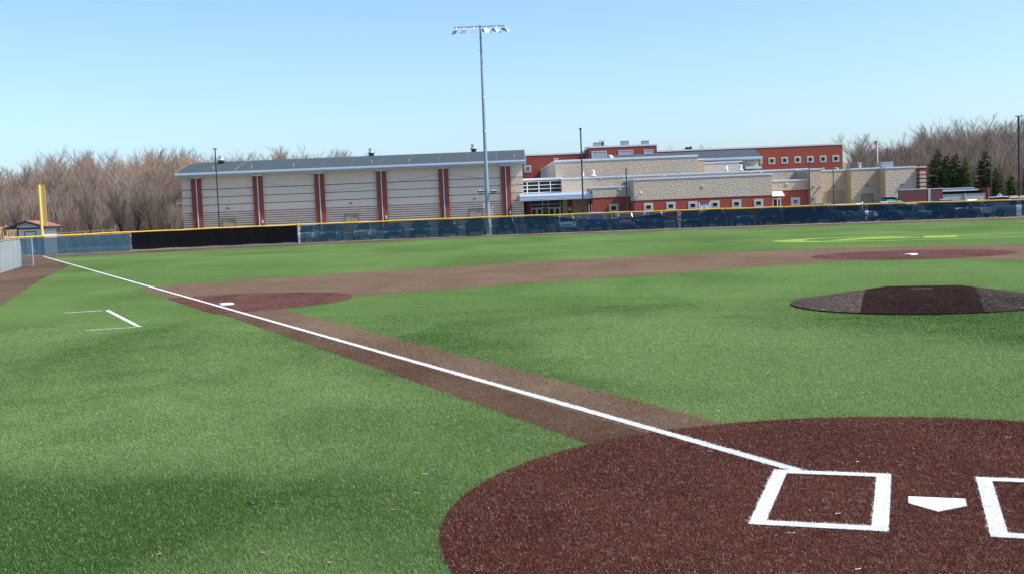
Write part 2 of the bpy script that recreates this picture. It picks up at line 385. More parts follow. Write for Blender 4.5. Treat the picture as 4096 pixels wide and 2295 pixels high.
def chain(name, c, w, cell, base=0.0):
    m, nt, out = newmat(name); uv = N(nt, 'ShaderNodeUVMap'); sep = N(nt, 'ShaderNodeSeparateXYZ'); L(nt, uv.outputs[0], sep.inputs[0])
    def line(op):
        s = math_n(nt, op, sep.outputs[0], sep.outputs[1])
        fr = math_n(nt, 'FRACT', math_n(nt, 'ADD', math_n(nt, 'DIVIDE', s, cell), 1000))
        return math_n(nt, 'LESS_THAN', fr, w)
    a = math_n(nt, 'MAXIMUM', math_n(nt, 'MAXIMUM', line('ADD'), line('SUBTRACT')), base)
    d = bsdf(nt, None, mix(nt, noise(nt, obj_co(nt), .9, 3), c, tuple(x*1.35 for x in c)), .4, .5, .3)
    t = nt.nodes.new('ShaderNodeBsdfTransparent'); ms = nt.nodes.new('ShaderNodeMixShader')
    L(nt, a, ms.inputs[0]); L(nt, t.outputs[0], ms.inputs[1]); L(nt, d.outputs[0], ms.inputs[2]); L(nt, ms.outputs[0], out.inputs['Surface']); return m
M['chain'] = chain('chain_link', (.30, .33, .35), .13, .075)
M['chain_dense'] = chain('chain_link_silver', (.36, .39, .41), .3, .075, .72)
M['wing'] = chain('yellow_mesh', (.66, .46, .15), .3, .05, .6)
M['tyre'] = plain('tyre', (.018, .018, .018), .8); M['rim'] = plain('rim', (.45, .46, .48), .3, .5, .7)
M['head'] = plain('headlight_glass', (.75, .78, .82), .1, .6); M['tail'] = plain('taillight_red', (.35, .01, .012), .15, .6)
M['plate'] = plain('plate_white', (.6, .6, .62), .5)
def paint(n, c): return plain('car_paint_'+n, c, .28, .5, .15, .03, 1, .8)
PAINT = {k: paint(k, c) for k, c in dict(silver=(.48, .50, .52), white=(.72, .73, .75), dark=(.022, .025, .03), navy=(.015, .03, .10), grey=(.14, .15, .16), blue=(.012, .11, .42), red=(.26, .015, .02), slate=(.10, .14, .19), charcoal=(.05, .055, .06)).items()}

# ------------------------------------------------------------------ sky and sun
w = bpy.data.worlds.new('World'); S.world = w; w.use_nodes = True
nt = w.node_tree; nt.nodes.clear()
sun_dir = Vector((.862, -.22, 1.0)).normalized()
elev = math.asin(sun_dir.z)
sky = nt.nodes.new('ShaderNodeTexSky'); sky.sky_type = 'NISHITA'; sky.sun_disc = False
sky.sun_elevation = elev; sky.sun_rotation = math.atan2(sun_dir.x, sun_dir.y)
SKY_TINT = (.80, .945, 1.12); sky.altitude = 600; sky.air_density = 1.0; sky.dust_density = 2.3; sky.ozone_density = 1.1
bg = nt.nodes.new('ShaderNodeBackground'); bg.inputs[1].default_value = .15
ow = nt.nodes.new('ShaderNodeOutputWorld'); hs = nt.nodes.new('ShaderNodeHueSaturation'); hs.inputs['Saturation'].default_value = 1.0; L(nt, sky.outputs[0], hs.inputs['Color']); L(nt, mix(nt, 1.0, hs.outputs[0], SKY_TINT, 'MULTIPLY'), bg.inputs[0]); L(nt, bg.outputs[0], ow.inputs[0])
sl = bpy.data.lights.new('sun', 'SUN'); sl.energy = 4.2; sl.angle = math.radians(.53); sl.color = (1, .95, .88)
so = bpy.data.objects.new('sun', sl); COL.objects.link(so); so.rotation_euler = sun_dir.to_track_quat('Z', 'Y').to_euler(); so.location = (80, -20, 120)
S.view_settings.view_transform = 'Standard'; S.view_settings.look = 'None'; S.view_settings.exposure = .5; S.view_settings.gamma = 1

# ------------------------------------------------------------------ fence line (smooth curve through the photographed foot of the fence)
_fp = [(15, 1031), (141, 1023), (295, 1014.5), (523, 1005), (1193, 975), (1492, 961), (1790, 950), (1962, 942), (2220, 934), (2627, 919), (2706, 916), (3119, 903), (3470, 889), (3694, 881), (4093, 870)]
_g = np.array([G(a, b)[:2] for a, b in _fp]); _fc = np.polyfit(_g[:, 0], _g[:, 1], 3)
def fy(x): return float(np.polyval(_fc, x))
_ft = [(15, 951), (171, 945), (512, 933), (1190, 899.5), (1552, 886), (1949, 869), (2217, 858.7), (2621, 845.6), (2700, 844), (3088, 830), (3445, 818), (3694, 810.7), (4093, 800)]
def fence_at(px, py=900):
    """fence foot below photo column px"""
    x = X(px, py, 105)
    for _ in range(12): x = X(px, py, fy(x))
    return Vector((x, fy(x), 0))
_tz = np.array([[fence_at(a, b).x, Z(a, b, fence_at(a, b).y)] for a, b in _ft]); _tc = np.polyfit(_tz[:, 0], _tz[:, 1], 2)
def fz(x): return float(np.polyval(_tc, x))
FX0, FX1 = fence_at(15, 950).x, fence_at(4096, 800).x+9

# ------------------------------------------------------------------ ground sheets
def sheet(name, pts, z, mat):
    return struct(MB().sheet([(p[0], p[1]) for p in pts], z).build(name, mat, fix=False))
def circ(cx, cy, r, a0=0, a1=360, n=72, ry=None):
    ry = ry or r
    return [(cx+r*math.cos(math.radians(a0+(a1-a0)*k/n)), cy+ry*math.sin(math.radians(a0+(a1-a0)*k/n))) for k in range(n)]
def smooth(pts, n=8):
    out = []
    for i in range(len(pts)-1):
        p0 = pts[max(0, i-1)]; p1 = pts[i]; p2 = pts[i+1]; p3 = pts[min(len(pts)-1, i+2)]
        for k in range(n):
            t = k/n
            out.append(tuple(.5*((2*p1[j])+(-p0[j]+p2[j])*t+(2*p0[j]-5*p1[j]+4*p2[j]-p3[j])*t*t+(-p0[j]+3*p1[j]-3*p2[j]+p3[j])*t**3) for j in (0, 1)))
    out.append(tuple(pts[-1])); return out
def F(pts): return [FT(*p) for p in pts]

MB_g = MB().sheet([(-2500, -400), (2500, -400), (2500, 4000), (-2500, 4000)], -.03)
struct(MB_g.build('ground', M['drygrass'], fix=False))
fx = np.linspace(FX0-.2, FX1, 60)
sheet('warning_track', [(FX0-24, 40), (-60, -12), (70, -12), (FX1, fy(FX1)-.45)]+[(x, fy(x)-.45) for x in fx[::-1]], -.004, M['track'])
sheet('parking_lot', [(-31, fy(-31)+.9)]+[(x, fy(x)+.9) for x in np.linspace(-31, FX1, 30)]+[(75, fy(FX1)+.9), (75, 163), (-31, 163)], -.012, M['asphalt'])
sheet('access_path', [(-70, 120), (-31, 131), (-31, 135), (-70, 125)], -.012, M['gravel'])
sheet('sidewalk', [(-54, 164), (75, 164), (75, 168.5), (-54, 168.5)], .02, M['concrete'])
sheet('gravel_strip', [(x, fy(x)-.45) for x in fx]+[(x, fy(x)+.9) for x in fx[::-1]], 0.0, M['gravel'])
sheet('island', [P(2420, 880, 150)[:2], P(2700, 870, 150)[:2], P(2700, 870, 156)[:2], P(2420, 880, 156)[:2]], .03, M['gravel'])
sheet('woodland_floor', [(-220, 135), (-47, 150), (-52, 164), (-56, 215), (20, 235), (20, 420), (-260, 420)], -.008, M['brushfloor'])
# outfield turf sheet: bounded by the warning track, and by the foul-ground dirt on the left
def edge_pt(px, py): return G(px, py)[:2]
of_edge = [edge_pt(*p) for p in [(206, 1032), (640, 1010), (1150, 985), (1615, 964), (2020, 947), (2416, 935), (2726, 922), (3119, 909.5), (3694, 889), (4093, 878.5)]]
of_edge = smooth(of_edge, 4)
lf = F([(-224.5, 220.5), (-169.5, 167.0), (-129.3, 112.9), (-92.4, 65.6), (-72, 36), (-60, 8), (-52, -20)])
turf_poly = [tuple(p) for p in of_edge]+[(FX1, of_edge[-1][1]-1), (75, 20), (60, -10)]+[tuple(p[:2]) for p in lf[::-1]]
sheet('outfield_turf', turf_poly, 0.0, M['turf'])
# skinned infield
outer = smooth([(-92.8, 88.8), (-88.5, 99.5), (-70.3, 119.5), (-45.6, 140.2), (-17.2, 152.6), (15.6, 151.5), (45, 140.5), (70, 120)], 8)
inner = [(70, 53), (58, 65.3), (3, 120.2), (-9.1, 116.4), (-55.5, 71.0)]
skin = outer+inner+[(-54.1, 59.0), (-19.4, 23.6), (-7.0, 10.8), (0, 6), (-6, 2), (-11.1, 6.7), (-24.7, 20.9), (-58.2, 55.5), (-76, 73)]
sheet('infield_skin', F(skin), .004, M['brown'])
path_foul = [(-9.35, 8.65), (-11.1, 6.7), (-24.7, 20.9), (-58.2, 55.5), (-59, 57), (-57.0, 57.0)]
sheet('foul_side_path', F(path_foul), .0065, M['path_dark'])  # strip whose darker look from opposite pile is put into the colour
def clip_foul(pts):
    out = []
    for (x, y) in pts:
        d = (x+y)/math.sqrt(2)+2.55
        if d < 0: x -= d/math.sqrt(2); y -= d/math.sqrt(2)
        out.append((x, y))
    return out
third = circ(-65.3, 66.0, 13.2, n=96)
sheet('third_base_circle', F(clip_foul(third)), .008, M['redpale'])
sheet('second_base_circle', F(circ(0, 129.5, 13.0, ry=12.2)), .008, M['redpale'])
HC = (0, .15, 12.75)
sheet('home_plate_circle', F(circ(*HC, n=120)), .008, M['red'])
# markings woven into the turf
def line_poly(a, b, wft):
    a = Vector((*a, 0)); b = Vector((*b, 0)); d = (b-a).normalized(); n = Vector((-d.y, d.x, 0))*(wft/2)
    return [(p.x, p.y) for p in (a-n, b-n, b+n, a+n)]
foul_poly = line_poly((-3.80, 3.86), (-236.3, 233.9), .40)
o = MB()
for a, b in [((-3.80, 3.86), (-70, 69.4)), ((-70, 69.4), (-150, 148.5)), ((-150, 148.5), (-236.3, 233.9))]:
    o.sheet([tuple(q[:2]) for q in F(line_poly(a, b, .37))], .013)
struct(o.build('foul_line', M['white_turf'], fix=False))
def rect_lines(x0, x1, y0, y1, wd=.40):
    return [[(x0, y0), (x1, y0), (x1, y0+wd), (x0, y0+wd)], [(x0, y1-wd), (x1, y1-wd), (x1, y1), (x0, y1)],
            [(x0, y0+wd), (x0+wd, y0+wd), (x0+wd, y1-wd), (x0, y1-wd)], [(x1-wd, y0+wd), (x1, y0+wd), (x1, y1-wd), (x1-wd, y1-wd)]]
boxes = []
for bx in ((-4.50, -1.17), (1.10, 4.45)):
    polys = rect_lines(bx[0], bx[1], -2.10, 3.83); boxes += polys
    o = MB()
    for q in polys: o.sheet([tuple(t[:2]) for t in F(q)], .017)
    struct(o.build('batter_box_line', M['white_turf'], fix=False))
o = MB()
for q in ([(-76.6, 57.2), (-73.9, 59.3)], [(-73.6, 59.6), (-58.4, 44.6)], [(-58.6, 44.3), (-61.6, 42.2)]):
    o.sheet([tuple(t[:2]) for t in F(line_poly(*q, .36))], .006)
struct(o.build('coach_box_line', M['white_turf'], fix=False))
# centre-field emblem: ring, wedge and block
o = MB()
cx, cy = 1.2, 191.5
oa = circ(cx, cy, 26.0, n=96, ry=13.5); ib = circ(cx+1.5, cy+.2, 21.8, n=96, ry=12.3)
for k in range(96):
    q = [oa[k], oa[(k+1) % 96], ib[(k+1) % 96], ib[k]]
    o.sheet([tuple(t[:2]) for t in F(q)], .006)
for q in ([(-15, 184.5), (-11, 193), (-8, 198), (-4, 199), (2, 192), (-2, 189.5), (-7, 189), (-11, 186)], [(2.2, 186), (7.8, 186), (8.6, 196.5), (2.8, 197)], [(8.4, 193.2), (18, 193.8), (18, 195), (8.6, 195.2)], [(-6, 187.2), (2.2, 187.4), (2.2, 188.3), (-6, 188.1)]):
    o.sheet([tuple(t[:2]) for t in F(q)], .006)
struct(o.build('field_emblem', M['lime'], fix=False))

# ------------------------------------------------------------------ plates, bases, mound
hp = thing('home_plate', 'white five-sided home plate set in the dark red turf between the batter boxes', 'home plate', tuple(FT(0, .7)))
pts = [FT(*p) for p in ((0, -.04), (.7083, .66), (.7083, 1.36), (-.7083, 1.36), (-.7083, .66))]
MB().prism([(p.x, p.y) for p in pts], 'z', .010, .015).build('plate_top', M['rubber'], hp)
pts2 = [FT(*p) for p in ((0, -.09), (.74, .645), (.74, 1.40), (-.74, 1.40), (-.74, .645))]
MB().prism([(p.x, p.y) for p in pts2], 'z', .005, .0125).build('bevel', M['rubber_side'], hp)
def base(label, c, half=.60, turn=45):
    q = FT(*c); b = thing('base_bag', label, 'base', tuple(q), FYAW*-0, None)
    m = MB(); a = math.radians(turn)+FYAW
    rings = []
    for (s, z) in ((.95, 0.01), (1.0, .02), (1.0, .045), (.93, .065), (.6, .072)):
        for k in range(4):
            t = a+PI/4+k*PI/2; rings.append(q+Vector((math.cos(t)*half*.3048*1.414*s, math.sin(t)*half*.3048*1.414*s, z)))
    fs = [(i*4+k, i*4+(k+1) % 4, (i+1)*4+(k+1) % 4, (i+1)*4+k) for i in range(4) for k in range(4)]+[(16, 17, 18, 19)]
    m.add(rings, fs).build('cushion', M['rubber'], b)
    m2 = MB(); rg = [q+Vector((math.cos(a+PI/4+k*PI/2)*half*.3048*1.45, math.sin(a+PI/4+k*PI/2)*half*.3048*1.45, z)) for z in (.009, .022) for k in range(4)]
    m2.add(rg, [(0, 1, 5, 4), (1, 2, 6, 5), (2, 3, 7, 6), (3, 0, 4, 7), (4, 5, 6, 7)]).build('base_edge', M['rubber_side'], b)
base('white base bag on the foul line in the small red circle', (-62.75, 63.5))
base('white base bag alone in the far red oval, past the mound', (0, 127.3))
mo = thing('pitching_mound', 'dark brown turf pitching mound with flat top and worn middle panel', 'mound', tuple(FT(0, 59)))
MR, MC, MH = 9.45, (.35, 59.3), .245
def mound_h(x, y):
    dx = x-MC[0]; dy = y-MC[1]
    # plateau rectangle |x|<2.7, 59.2<y<64.4; cone down to the rim
    qx = min(max(x, -2.1), 3.3); qy = min(max(y, 59.4), 63.8)
    d = math.hypot(x-qx, y-qy)
    if d < 1e-6: return MH
    ux, uy = (x-qx)/d, (y-qy)/d
    ox, oy = qx-MC[0], qy-MC[1]
    bq = ox*ux+oy*uy; t = -bq+math.sqrt(max(0, bq*bq-(ox*ox+oy*oy-MR*MR)))
    return max(0, MH*(1-d/max(t, .01)))
def mound_part(name, mat, sel):
    m = MB(); n = 64
    st = .15
    grid = {}
    def vid(i, j):
        if (i, j) not in grid:
            x, y = i*st, MC[1]+j*st
            r = math.hypot(x, y-MC[1])
            if r > MR: x *= MR/r; y = MC[1]+(y-MC[1])*MR/r
            x += MC[0]; q = FT(x, y); grid[(i, j)] = len(m.v); m.v.append((q.x, q.y, .03+mound_h(x, y)))
        return grid[(i, j)]
    K = int(MR/st)+1
    for i in range(-K, K):
        for j in range(-K, K):
            c = math.hypot((i+.5)*st, (j+.5)*st)
            if c < MR and sel((i+.5)*st+MC[0], MC[1]+(j+.5)*st):
                m.f.append((vid(i, j), vid(i+1, j), vid(i+1, j+1), vid(i, j+1))); m.m.append(0)
    return m.build(name, mat, mo)
mid = lambda x, y: abs(x-.25) < 4.0 and y < 68
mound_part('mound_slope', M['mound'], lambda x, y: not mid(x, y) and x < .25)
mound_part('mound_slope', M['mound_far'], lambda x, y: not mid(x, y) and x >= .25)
mound_part('worn_panel', M['moundmid'], mid)
m = MB(); rim = [FT(*p) for p in circ(MC[0], MC[1], MR, n=64)]
m.add([(p.x, p.y, 0.002) for p in rim]+[(p.x, p.y, .032) for p in rim], [(k, (k+1) % 64, 64+(k+1) % 64, 64+k) for k in range(64)]).build('rim', M['moundmid'], mo)
q = [FT(*p) for p in ((-.3, 60.6), (1.2, 60.6), (1.2, 60.85), (-.3, 60.85))]
MB().prism([(p.x, p.y) for p in q], 'z', .22, .279).build('pitching_rubber', M['rubber_dirty'], mo)

# ------------------------------------------------------------------ near turf fibres (real blades where the photo shows them)
rng = np.random.default_rng(3)
def inv_field(xy):
    a = xy[:, 0]*_cy+xy[:, 1]*_sy+CAMF[0]; b = -xy[:, 0]*_sy+xy[:, 1]*_cy+CAMF[1]
    return np.stack([a, b], 1)/.3048
def in_poly(p, poly):
    x, y = p[:, 0], p[:, 1]; r = np.zeros(len(p), bool); n = len(poly)
    for i in range(n):
        x0, y0 = poly[i][:2]; x1, y1 = poly[(i+1) % n][:2]
        c = ((y0 > y) != (y1 > y)) & (x < (x1-x0)*(y-y0)/(y1-y0+1e-12)+x0); r ^= c
    return r
def blade_field():
    D0, D1 = 6.3, 26.0
    out = []
    for a, b, dens in [(6.3, 9, 11000), (9, 12, 8500), (12, 15, 5500), (15, 19, 3200), (19, 23, 1700), (23, 28, 700)]:
        wmax = .56*b+1.6
        n = int(dens*(b-a)*2*wmax)
        y = rng.uniform(a, b, n); x = rng.uniform(-wmax, wmax, n)
        out.append(np.stack([x, y], 1)[np.abs(x) < .56*y+1.6])
    p = np.concatenate(out)
    jit = p+rng.normal(0, .006, p.shape)
    fld = inv_field(jit)
    home = np.hypot(fld[:, 0]-HC[0], fld[:, 1]-HC[1]) < HC[2]
    white = np.zeros(len(p), bool)
    for q in boxes+[foul_poly]: white |= in_poly(fld, q)
    plate = in_poly(fld, [(0, -.02), (.72, .67), (.72, 1.38), (-.72, 1.38), (-.72, .67)])
    brown = in_poly(fld, skin) & ~home; bdark = brown & in_poly(fld, path_foul)
    md = np.hypot(fld[:, 0]-MC[0], fld[:, 1]-MC[1]) < MR+.05
    grn = ~(home | white | brown | md)
    return p, {'f_green': grn & ~plate, 'f_red': home & ~white & ~plate, 'f_brown': brown & ~white & ~bdark, 'f_browndark': bdark & ~white, 'f_white': white & ~plate}
def blades(name, p, mat, h0, h1, wd, lean):
    n = len(p)
    h = rng.uniform(h0, h1, n); dist = p[:, 1]; wdt = wd*(.8+.4*rng.random(n))*(1+np.clip((dist-9)/14, 0, 1.2)*.9)
    ang = rng.uniform(0, 2*PI, n); la = rng.normal(2.6, 1.3, n); lm = h*lean*rng.uniform(.2, 1.4, n)
    z0 = np.full(n, .004)
    b = np.stack([np.cos(ang)*wdt/2, np.sin(ang)*wdt/2, np.zeros(n)], 1)
    c = np.stack([p[:, 0], p[:, 1], z0], 1)
    tip = c+np.stack([np.cos(la)*lm, np.sin(la)*lm, h], 1)
    co = np.empty((n, 4, 3)); co[:, 0] = c-b; co[:, 1] = c+b; co[:, 2] = tip+b*.45; co[:, 3] = tip-b*.45
    me = bpy.data.meshes.new(name); me.vertices.add(n*4); me.vertices.foreach_set('co', co.ravel())
    me.loops.add(n*4); me.loops.foreach_set('vertex_index', np.arange(n*4, dtype=np.int32))
    me.polygons.add(n); me.polygons.foreach_set('loop_start', np.arange(0, n*4, 4, dtype=np.int32))
    me.update(calc_edges=True); me.materials.append(mat)
    o = bpy.data.objects.new(name, me); COL.objects.link(o); return struct(o, 'stuff')
bp, sel = blade_field()
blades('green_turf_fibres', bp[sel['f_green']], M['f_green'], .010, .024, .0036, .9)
blades('red_turf_fibres', bp[sel['f_red']], M['f_red'], .010, .024, .0036, .9)
blades('brown_turf_fibres', bp[sel['f_brown']], M['f_brown'], .008, .016, .0036, .9)
blades('dark_brown_turf_fibres', bp[sel['f_browndark']], M['f_browndark'], .008, .016, .0036, .9)
blades('white_turf_fibres', bp[sel['f_white']], M['f_white'], .014, .027, .0045, .7)

# ------------------------------------------------------------------ outfield fence
fence = thing('outfield_fence', 'long chain-link outfield fence with yellow rail cap and blue and black windscreens', 'fence', (fence_at(2000).x, fence_at(2000).y, 0))
def uvstrip(name, mat, parent, xs, ylo, yhi, off=0, folds=None):
    """vertical strip along the fence line with UVs in metres"""
    m = MB(); nz = 6; s = 0; prev = None; uv = []
    for i, x in enumerate(xs):
        p = Vector((x, fy(x)+off, 0))
        if prev is not None: s += (p-prev).length
        prev = p
        for k in range(nz+1):
            t = k/nz; zz = ylo(x)*(1-t)+yhi(x)*t
            dy = folds(x, t) if folds else 0
            m.v.append((x, fy(x)+off+dy, zz)); uv.append((s, zz))
    for i in range(len(xs)-1):
        for k in range(nz):
            a = i*(nz+1)+k; m.f.append((a, a+nz+1, a+nz+2, a+1)); m.m.append(0)
    o = m.build(name, mat, parent, True, False)
    ul = o.data.uv_layers.new(name='UVMap'); vi = np.empty(len(o.data.loops), np.int32); o.data.loops.foreach_get('vertex_index', vi)
    ul.data.foreach_set('uv', np.array(uv)[vi].ravel()); return o
xs = np.linspace(FX0, FX1, 240)
cap = MB()
for a, b in zip(xs[:-1], xs[1:]):
    cap.tube((a, fy(a), fz(a)+.028*math.sin(a*1.05)*math.sin(a*.37)), (b, fy(b), fz(b)+.028*math.sin(b*1.05)*math.sin(b*.37)), .062, .062, 10, False)
cap.build('rail_cap', M['yellow'], fence, True)
px_gap = [(2190, 2720)]
rail = MB()
for a, b in zip(xs[:-1], xs[1:]): rail.tube((a, fy(a)+.02, fz(a)-.13), (b, fy(b)+.02, fz(b)-.13), .022, .022, 6, False)
rail.build('top_rail', M['galv'], fence)
x = fence_at(93).x
step = 3.0
while x < FX1:
    MB().tube((x, fy(x)+.05, -.02), (x, fy(x)+.05, fz(x)-.06), .036, .036, 8).build('post', M['bronze'] if not (fence_at(2190).x < x < fence_at(2700).x) else M['galv'], fence)
    x += step
uvstrip('chain_mesh', M['chain'], fence, xs, lambda x: .03, lambda x: fz(x)-.05, .015)
def wav(x, t): return .02*math.sin(x*2.3)*(1-t)+.012*math.sin(x*7.1+t*3)
def wscreen(a, b, mat, name='windscreen', lo=lambda x: .13+.03*math.sin(x*2.1)+.02*math.sin(x*5.3), hi=lambda x: fz(x)-.10, n=70, fold=wav, nudge=0):
    xa, xb = fence_at(a).x, fence_at(b).x
    q = uvstrip(name, mat, fence, np.linspace(xa, xb, n), lo, hi, -.06-nudge, fold)
    xx = np.linspace(xa+.01, xb-.01, n)
    for f_ in (lo, hi):
        t = 0 if f_ is lo else 1
        MB().path([(x, fy(x)-.065-nudge+fold(x, t), f_(x)) for x in xx], .013, 5).build('hem', M['screen_hem'], q)
    return q
wscreen(60, 519, M['screenl'], lo=lambda x: .05+.02*math.sin(x*2.1), hi=lambda x: fz(x)-.14-.05*abs(math.sin(x*.5)))
wscreen(523, 1189, M['screenk'], 'black_windscreen', lo=lambda x: .12+.025*math.sin(x*1.7), hi=lambda x: fz(x)-.06)
wscreen(1201, 1946, M['screen_worn'])
# slack run: sags below the rail between two posts
xl, xr = fence_at(2190).x, fence_at(2712).x; xs0 = fence_at(1966).x
def sag(x):
    t = min(1, max(0, (x-xl)/(xr-xl))); return fz(x)-.12-.50*math.sin(PI*t**.9)**1.25*(1 if x > xl else 0)
wscreen(1966, 2709, M['screen'], lo=lambda x: .10+.10*max(0, (x-xs0)/(xr-xs0)-.55), hi=sag, n=110, fold=lambda x, t: wav(x, t)+.03*math.sin((x*1.0+t*4)*2.4)*max(0, min(1, (x-xl)/4)))
wscreen(2724, 3461, M['screen'])
wscreen(3474, 4065, M['screen'])
wscreen(4086, 4200, M['screen'])
for px in (1193, 3450, 17):
    p = fence_at(px); MB().tube((p.x, p.y-.03, 0), (p.x, p.y-.03, fz(p.x)+.12), .045, .045, 8).lathe((p.x, p.y-.03, fz(p.x)+.11), [(.06, 0), (.07, .05), (.03, .1)], 8).build('gate_post', M['alum'], fence)

# side fence and gate
p0, p1, p2 = G(87, 1068), G(0, 1096), G(-400, 1225)
sf = thing('side_fence', 'silvery chain-link side fence running along the dirt to the open gate', 'fence', tuple(p0))
def vfence(parent, pts, h, mat, name):
    m = MB(); uv = []; s = 0
    P_ = []
    for a, b in zip(pts[:-1], pts[1:]):
        n = max(2, int((b-a).length/.25)); P_ += [a.lerp(b, k/n) for k in range(n)]
    P_.append(pts[-1])
    for i, p in enumerate(P_):
        if i: s += (p-P_[i-1]).length
        for k in range(5):
            z = .03+(h-.03)*k/4; d = .05*math.sin(s*3.1)*math.sin(k*.8)+.03*math.sin(s*8)
            m.v.append((p.x+d, p.y+d*.5, z)); uv.append((s, z))
    for i in range(len(P_)-1):
        for k in range(4):
            a = i*5+k; m.f.append((a, a+5, a+6, a+1)); m.m.append(0)
    o = m.build(name, mat, parent, True, False)
    ul = o.data.uv_layers.new(name='UVMap'); vi = np.empty(len(o.data.loops), np.int32); o.data.loops.foreach_get('vertex_index', vi)
    ul.data.foreach_set('uv', np.array(uv)[vi].ravel()); return o
vfence(sf, [p0, p1, p2], 1.78, M['chain_dense'], 'chain_mesh')
for p in (p0, p0.lerp(p1, .5), p1):
    MB().tube((p.x-.06, p.y, 0), (p.x-.06, p.y, 1.92), .04, .04, 8).lathe((p.x-.06, p.y, 1.92), [(.05, 0), (.05, .04), (.015, .09)], 8).build('post', M['galv'], sf)
MB().path([p0+Vector((-.06, 0, 1.84)), p1+Vector((-.06, 0, 1.84)), p2+Vector((-.06, 0, 1.84))], .025, 6).build('top_rail', M['galv'], sf)
ga, gb = G(79, 1067), G(134, 1067)
gt = thing('fence_gate', 'open chain-link gate with pipe frame at the end of the side fence', 'gate', tuple(ga))
fr = MB(); hh = 1.86
fr.tube(ga+Vector((0, 0, .05)), ga+Vector((0, 0, hh)), .03); fr.tube(gb+Vector((0, 0, .02)), gb+Vector((0, 0, hh+.08)), .04)
for z in (.06, .75, hh-.06): fr.tube(ga+Vector((0, 0, z)), gb+Vector((0, 0, z)), .024)
fr.build('gate_frame', M['galv'], gt)
vfence(gt, [ga+Vector((0, .02, 0)), gb+Vector((0, .02, 0))], 1.78, M['chain'], 'chain_mesh')
MB().tube(gb+Vector((0, 0, .98)), gb+Vector((.22, -.05, 1.0)), .02).build('latch', M['galv'], gt)

# foul pole
q = fence_at(171, 1000); fpx, fpy = q.x, q.y+.14
fp = thing('foul_pole', 'tall yellow foul pole with mesh wing rising behind the corner of the fence', 'foul pole', (fpx, fpy, 0))
zt = Z(156, 741, fpy)
MB().tube((fpx, fpy, 0), (fpx, fpy, zt), .12, .115, 12).build('pole', M['yellowp'], fp, True)
z0 = Z(164, 903, fpy); x0, x1 = fpx+.10, fpx+.52
MB().frame(x0, x1, z0, zt, .035, fpy-.018, fpy+.018).build('wing_frame', M['yellowp'], fp)
m = MB().add([(x0, fpy, z0), (x1, fpy, z0), (x1, fpy, zt), (x0, fpy, zt)], [(0, 1, 2, 3)]); o = m.build('wing_mesh', M['wing'], fp, False, False)
ul = o.data.uv_layers.new(name='UVMap')
for l in o.data.loops: v = o.data.vertices[l.vertex_index].co; ul.data[l.index].uv = (v.x, v.z)

# storage shed
SD = 106.6
xa, xb = X(70.5, 950, SD), X(170, 950, SD)
sh = thing('storage_shed', 'small grey shed with navy trim and rust shingle roof behind the fence corner', 'shed', ((xa+xb)/2, SD, 0))
ze, zr = Z(182, 906.5, SD-.3), Z(103, 884, SD-.3)
xm = X(102, 890, SD-.3); xl_, xr_ = X(22, 918, SD-.3), X(182, 913, SD-.3)
SL = 3.5
def rz_(x): return zr-(zr-ze)*abs(x-xm)/((xm-xl_) if x < xm else (xr_-xm))
MB().prism([(xa, 0), (xb, 0), (xb, rz_(xb)-.1), (xm, zr-.1), (xa, rz_(xa)-.1)], 'y', SD, SD+SL).build('wall', M['siding'], sh)
for nm, x_ in (('roof_slope', xl_), ('roof_slope', xr_)):
    m = MB(); v = [(xm, zr), (x_, ze), (x_, ze-.07), (xm, zr-.07)]
    m.prism(v, 'y', SD-.28, SD+SL+.3).build(nm, M['shingle'], sh)
m = MB()
for x_ in (xl_, xr_):
    m.prism([(xm, zr+.01), (x_, ze+.01), (x_, ze-.17), (xm, zr-.17)], 'y', SD-.34, SD-.283)
m.box(xr_, xr_+.04, SD-.33, SD+SL+.3, ze-.17, ze+.01); m.box(xl_-.04, xl_, SD-.33, SD+SL+.3, ze-.17, ze+.01)
m.build('fascia', M['navy'], sh)
m = MB()
zc = Z(120, 915, SD)
m.box(xa-.02, xb+.02, SD-.03, SD-.002, zc-.07, zc+.07)
for x_ in (xa-.03, xb-.10): MB().box(x_, x_+.13, SD-.04, SD-.003, 0, zc-.075).build('corner_trim', M['navy'], sh)
MB().box(xb+.003, xb+.03, SD+SL-.1, SD+SL+.02, 0, ze-.3).build('corner_trim', M['navy'], sh)
m.build('trim', M['navy'], sh)
xd0, xd1 = X(101, 930, SD), X(142, 930, SD); zd = Z(120, 930, SD)
d = MB().box(xd0, xd1, SD-.03, SD-.004, .03, zd).build('door', M['siding'], sh)
MB().frame(xd0-.06, xd1+.06, 0, zd+.08, .07, SD-.05, SD-.031, wb=.02).build('door_frame', M['navy'], d)

# low pipe fence behind the corner
pf = thing('pipe_fence', 'bare galvanised pipe fence standing behind the corner windscreen near the shed', 'fence', tuple(P(330, 940, 118).xy)+(0,))
a, b = P(226, 934, 118), P(456, 920, 118)
MB().tube(a, b, .035).build('rail', M['galv'], pf)
for t in (0.02, .5, .8, 1.02):
    p = a.lerp(b, t); MB().tube((p.x, p.y, 0), (p.x, p.y, p.z+(.42 if t > 1 else 0)), .04).build('post', M['galv'], pf)

